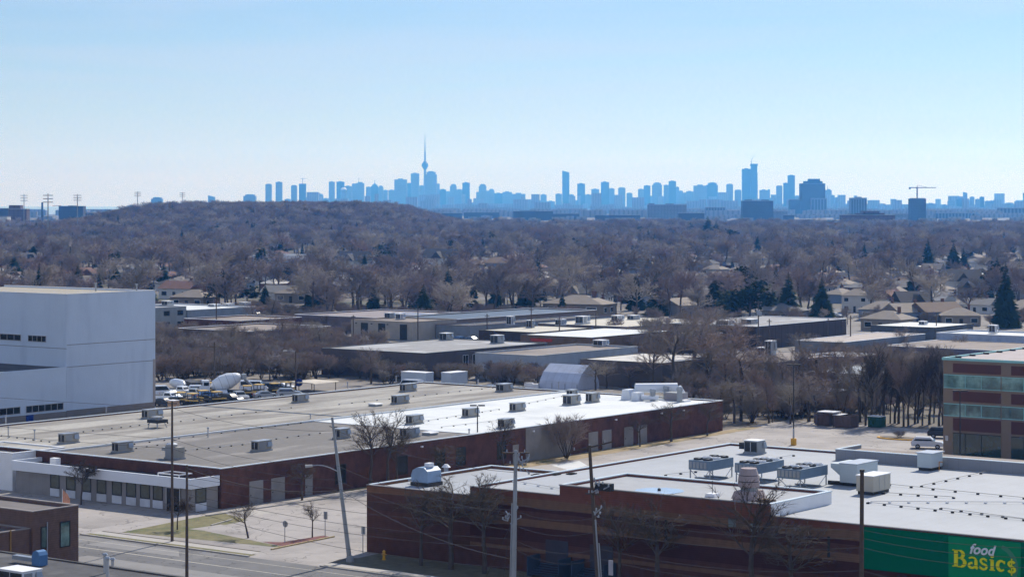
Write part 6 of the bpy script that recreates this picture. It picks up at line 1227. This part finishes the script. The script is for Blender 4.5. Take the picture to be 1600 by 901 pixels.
def tower(x0,x1,top,D,sh,mi,label=None,rz=None):
    xc=(x0+x1)/2; X=(xc-800)/F*D; W=(x1-x0)/F*D; h=35+(EY-top)/F*D
    if label is None:
        lm=min(LM,key=lambda t:abs(t[0]-xc)); 
        if lm[0]==436: label=f'{ORD[[a for a in cent if 410<a<480].index(xc)] if 410<xc<480 else ORD[len([a for a in cent if (480<a<=xc if xc>480 else xc<=a<410)])-1]} {SH[sh]} hazy tower {"of the four slim towers group, from the left" if 410<xc<480 else "right of the four slim towers" if xc>480 else "left of the four slim towers"}'
        elif abs(lm[0]-xc)<6: label=f'{SH[sh]} skyline tower, the one known as {lm[1]}' if lm[0]!=664 else 'tower hard against the needle tower on its left'
        else:
            side='right' if xc>lm[0] else 'left'; k=len([a for a in cent if (lm[0]+6<=a<=xc if side=='right' else xc<=a<=lm[0]-6)])-1
            label=f'{SH[sh]} hazy tower, {ORD[min(k,19)]} to the {side} of {lm[1]}'
        label=label.replace('the one known as ','')
    r=thing('skyscraper',label,'skyscraper',X,D,terr(X,D),0,'hazy downtown towers')
    dp=W*.8; b=MB(); wl=W/2
    if sh=='f': b.box(-wl,wl,-dp/2,dp/2,0,h); b.box(-wl*.45,wl*.35,-dp/4,dp/4,h,h+W*.08)
    elif sh=='s': b.box(-wl,wl,-dp/2,dp/2,0,h*.93-W*.05); b.box(-wl*.7,wl*.8,-dp/2.2,dp/2.2,h*.93-W*.05,h*.98); b.box(-wl*.4,wl*.45,-dp/3,dp/3,h*.98,h)
    elif sh=='r': b.box(-wl,wl,-dp/2,dp/2,0,h-W*.2); b.box(-wl,wl,-dp/2,dp/2,h-W*.2,h-W*.05,0,W*.12,W*.1); b.box(-wl*.72,wl*.72,-dp*.36,dp*.36,h-W*.05,h,0,W*.18,W*.1)
    elif sh=='slant':
        i=0; b.v=[(-wl,-dp/2,0),(wl,-dp/2,0),(wl,dp/2,0),(-wl,dp/2,0),(-wl,-dp/2,h),(wl,-dp/2,h-W*.28),(wl,dp/2,h-W*.28),(-wl,dp/2,h)]
        for f in ((0,3,2,1),(4,5,6,7),(0,1,5,4),(1,2,6,5),(2,3,7,6),(3,0,4,7)): b.f.append(f); b.m.append(0)
    elif sh=='dome': b.box(-wl,wl,-dp/2,dp/2,0,h-W*.35); b.lathe([(wl,h-W*.35),(wl*.85,h-W*.15),(wl*.4,h-.02*W),(.1,h)],12)
    elif sh=='mast': b.box(-wl,wl,-dp/2,dp/2,0,h-W*.1); b.box(-wl*.5,wl*.6,-dp/3,dp/3,h-W*.1,h+W*.05); obj('mast',MB().tube((-wl*.3,0,h),(-wl*.3,0,h+W*.6),1.6,.8,4),bl[1],r)
    elif sh=='pyr': b.box(-wl,wl,-dp/2,dp/2,0,h-W*.35); b.box(-wl*.75,wl*.75,-dp*.37,dp*.37,h-W*.35,h-W*.15); b.box(-wl*.5,wl*.5,-dp*.25,dp*.25,h-W*.15,h+W*.05,0,wl*.35,dp*.2); obj('mast',MB().tube((0,0,h+W*.05),(0,0,h+W*.55),2,1,4),bl[1],r)
    elif sh=='crane': b.box(-wl,wl,-dp/2,dp/2,0,h); crane(r,0,0,h,30,28,0)
    elif sh=='build':
        b.box(-wl,wl,-dp/2,dp/2,0,h*.62); b.box(-wl*.85,wl*.95,-dp/2,dp/2,h*.62,h*.8); b.box(-wl*.95,wl*.85,-dp/2,dp/2,h*.8,h*.95); b.box(-wl*1.1,wl*1.0,-dp/2,dp/2,h*.95,h); crane(r,-wl*.8,0,h*.98,24,38,1.1,10)
    obj('tower_body',b,bl[mi],r); return r
for t in TW: tower(*t)
# needle tower (tapering shaft, pod, upper pod, antenna mast)
D=15000; X=(664-800)/F*D; k=D/F; hz=lambda p:35+(EY-p)*k
r=thing('needle_tower','very tall slender tower with round pod and antenna, highest point of the skyline','tower',X,D,0,0)
obj('shaft',MB().lathe([(13,0),(10,120),(8,hz(265))],12),bl[2],r)
obj('pod',MB().lathe([(8,hz(265)),(14,hz(263)),(21,hz(260)),(22.5,hz(258)),(22,hz(256)),(16,hz(254.5)),(12,hz(253)),(8,hz(252))],20),bl[1],r)
obj('upper_shaft',MB().lathe([(6.5,hz(252)),(5.5,hz(240)),(6.5,hz(239.5)),(6.5,hz(238)),(4,hz(237))],10),bl[2],r)
obj('antenna',MB().lathe([(3.6,hz(237)),(2.8,hz(225)),(1.8,hz(218)),(1.2,hz(209.5))],8),bl[1],r)
# sun glint on tower glass, painted as an added white dome
X=(537-800)/F*13800; r=thing('sun_glint_dome','white dome painting the sun glint on tower glass left of the needle tower','arena',X,13800,0,0); hh=35+(318-293)/F*13800; obj('drum_wall',MB().lathe([(19,0),(19,hh-14)],20),bl[0],r); obj('dome',MB().lathe([(20,hh-14),(17,hh-6),(10,hh-1),(.5,hh)],20),M['white'],r)
# nearer blocks in the haze
def slab(name,label,x0,x1,top,D,m,steps=(),group=None,zb=0,wins=0,dep=20,cat='building'):
    xc=(x0+x1)/2; X=(xc-800)/F*D; W=(x1-x0)/F*D; h=35+(EY-top)/F*D; r=thing(name,label,cat,X,D,terr(X,D),0,group); b=MB().box(-W/2,W/2,-dep/2,dep/2,0,h)
    obj('wall',b,m,r)
    obj('roof',MB().box(-W/2-.3,W/2+.3,-dep/2-.3,dep/2+.3,h,h+.8),M['greyroof'],r)
    for (a,c,tp) in steps:
        xa=(a-xc)/F*D; xb=(c-xc)/F*D; ht=35+(EY-tp)/F*D; obj('upper_block',MB().box(xa,xb,-dep/2.4,dep/2.4,h+.8,max(ht,h+1.5)),m,r)
    if wins:
        n=wins; fl=max(2,int(h/6))
        for i in range(n):
            a=-W/2+W*(i+.25)/n; obj('window_strip',MB().box(a,a+W/n*.45,-dep/2-.3,-dep/2-.003,h*.06,h*.94),bl[1],r)
    return r
sb=mat('slab_brick',(.15,.085,.07),var=.1,scale=.05,seam=[(2,3,.4,.4),(0,6,.3,.3)]); sg=mat('slab_grey',(.2,.2,.2),var=.1,scale=.05,seam=[(2,3,.35,.45),(0,7,.25,.3)]); sd_=mat('slab_dark',(.07,.065,.065),var=.1,scale=.05,seam=[(2,3,.4,.4)])
slab('apartment_block','wide hazy stepped apartment tower with a crowned top, right of the construction tower',1250,1288,287,6500,sd_,((1263,1280,279.5),(1256,1284,283)),wins=0,dep=40)
slab('apartment_block','lower wing in front of the wide stepped tower, with pale vertical strips',1267,1291,310,6300,sg,(),wins=5,dep=25); slab('apartment_block','low hazy block to the left of the wide stepped tower',1233,1250,312,6400,sd_,dep=30)
slab('apartment_block','striped pale block between the stepped tower and the brown terraced block',1328,1353,309.5,5200,sg,((1337,1345,307.5),),wins=6,dep=30)
r=slab('apartment_block','dark block under construction below the big tower crane, right',1421,1445,311,4300,sd_,((1423,1444,309.5),),dep=26); crane(r,-.001,0,32+7,27,37,0,16)
slab('apartment_block','dark slab block low in the haze at centre',802,864,330,4600,sd_,((812,838,329),),wins=0,dep=22); slab('apartment_block','long low slab at left of centre low in the haze',725,780,332,5200,sd_,dep=22)
slab('apartment_block','wide hazy block right of centre below the towers',1012,1072,320,4800,sg,((1014,1022,317.5),(1040,1052,318)),dep=30); slab('apartment_block','tall wide block in the haze below the construction tower',1159,1207,314,4500,sd_,((1164,1174,312),(1190,1200,312)),dep=30)
slab('apartment_block','pale thin striped slabs left of the block below the construction tower',1102,1133,324,5600,sg,wins=7,dep=20); slab('apartment_block','long pale striped slab low at right',1460,1522,333,5200,sg,((1470,1520,332),),wins=12,dep=22); slab('apartment_block','long hazy slab at far right edge',1560,1606,325,5600,sg,wins=8,dep=30); slab('apartment_block','hazy block between long slabs at right',1522,1560,327,6500,sg,wins=5,dep=30); slab('apartment_block','low dark block left of the wide stepped tower foot',1225,1240,336,4300,sd_,dep=22)
r=slab('terraced_block','brown brick terraced apartment block with a raised centre, on the treeline at right',1314,1396,336,2900,sb,((1346,1372,329.5),(1338,1380,333),(1326,1340,336.5)),dep=24)
slab('brick_apartment','purple-brown apartment block with a step at the far left horizon',16,44,327,3000,sb,((16,34,320.5),),dep=20); slab('brick_apartment','long dark apartment block cut by the left frame edge',-12,15,326,3300,sd_,dep=18); slab('apartment_block','wide blue-purple slab behind a transmission pole at the left horizon',94,132,322.5,3600,sd_,((84,94,329),(108,118,321.5)),dep=24); slab('low_warehouse','long low hazy building behind trees at left',136,171,333,3400,sd_,dep=24); slab('low_warehouse','low white building at the left frame edge among far trees',0,14,339,2600,hw,dep=20)
r=thing('chimney','slim chimney on the left horizon between transmission poles','chimney',(66-800)/F*4000,4000,0,0); obj('stack',MB().lathe([(2.6,0),(1.7,35+(318-316)/F*4000)],10),sd_,r)
for x0,x1,t_,D_,lab in ((1060,1100,333,4000,'low pale hall in the haze right of centre'),(930,1000,336,4300,'low hazy slab under the centre towers'),(860,905,334,4700,'low hazy block under the slant-topped tower'),(690,722,333,4900,'low dark block at the right foot of the ridge'),(1395,1420,334,4600,'low hazy block left of the crane block'),(1205,1230,330,4800,'small hazy slab right of the wide block')):
    slab('apartment_block',lab,x0,x1,t_,D_,sg if x0%2 else sd_,dep=20)
# the far city between the towers: low blocks nobody could count
rn=random.Random(21); mb=MB()
for _ in range(1300):
    D_=rn.uniform(3000,14500); px=rn.uniform(190 if D_>7000 else -10,1640); X=(px-800)/F*D_
    if px<420 and D_>6800: continue
    W=rn.uniform(15,70); h=rn.uniform(8,24)+(rn.random()<.15)*rn.uniform(10,45)
    if px<420 or D_<8500: h=min(h,18)
    if D_<5400: h=rn.uniform(4,9) if px>680 or px<180 else 4; W*=.5
    if D_>10000: h*=1.5
    mb.box(X-W/2,X+W/2,D_-W/3,D_+W/3,0,h)
struct('far_city',mb,bl[2],'stuff','uncountable low buildings of the hazy city between the towers')
# ------------------------------------------------------------------ haze: one even volume round everything
hz_=bpy.data.materials.new('haze_air'); hz_.use_nodes=True; nt=hz_.node_tree; nt.nodes.clear(); o_=N(nt,'ShaderNodeOutputMaterial'); pv=N(nt,'ShaderNodeVolumePrincipled')
pv.inputs['Color'].default_value=(.09,.38,1,1); pv.inputs['Absorption Color'].default_value=(1,1,1,1) if 'Absorption Color' in pv.inputs else None
pv.inputs['Density'].default_value=9.2e-5; pv.inputs['Anisotropy'].default_value=.5
nt.links.new(pv.outputs[0],o_.inputs['Volume'])
hzb=struct('haze',MB().box(-13500,13500,-800,25600,-1.2,660),hz_,'stuff','thin blue air between the camera and the far skyline')
hzb.visible_shadow=True
for o in list(sc.objects):
    if o.get('_top'): del o['_top']
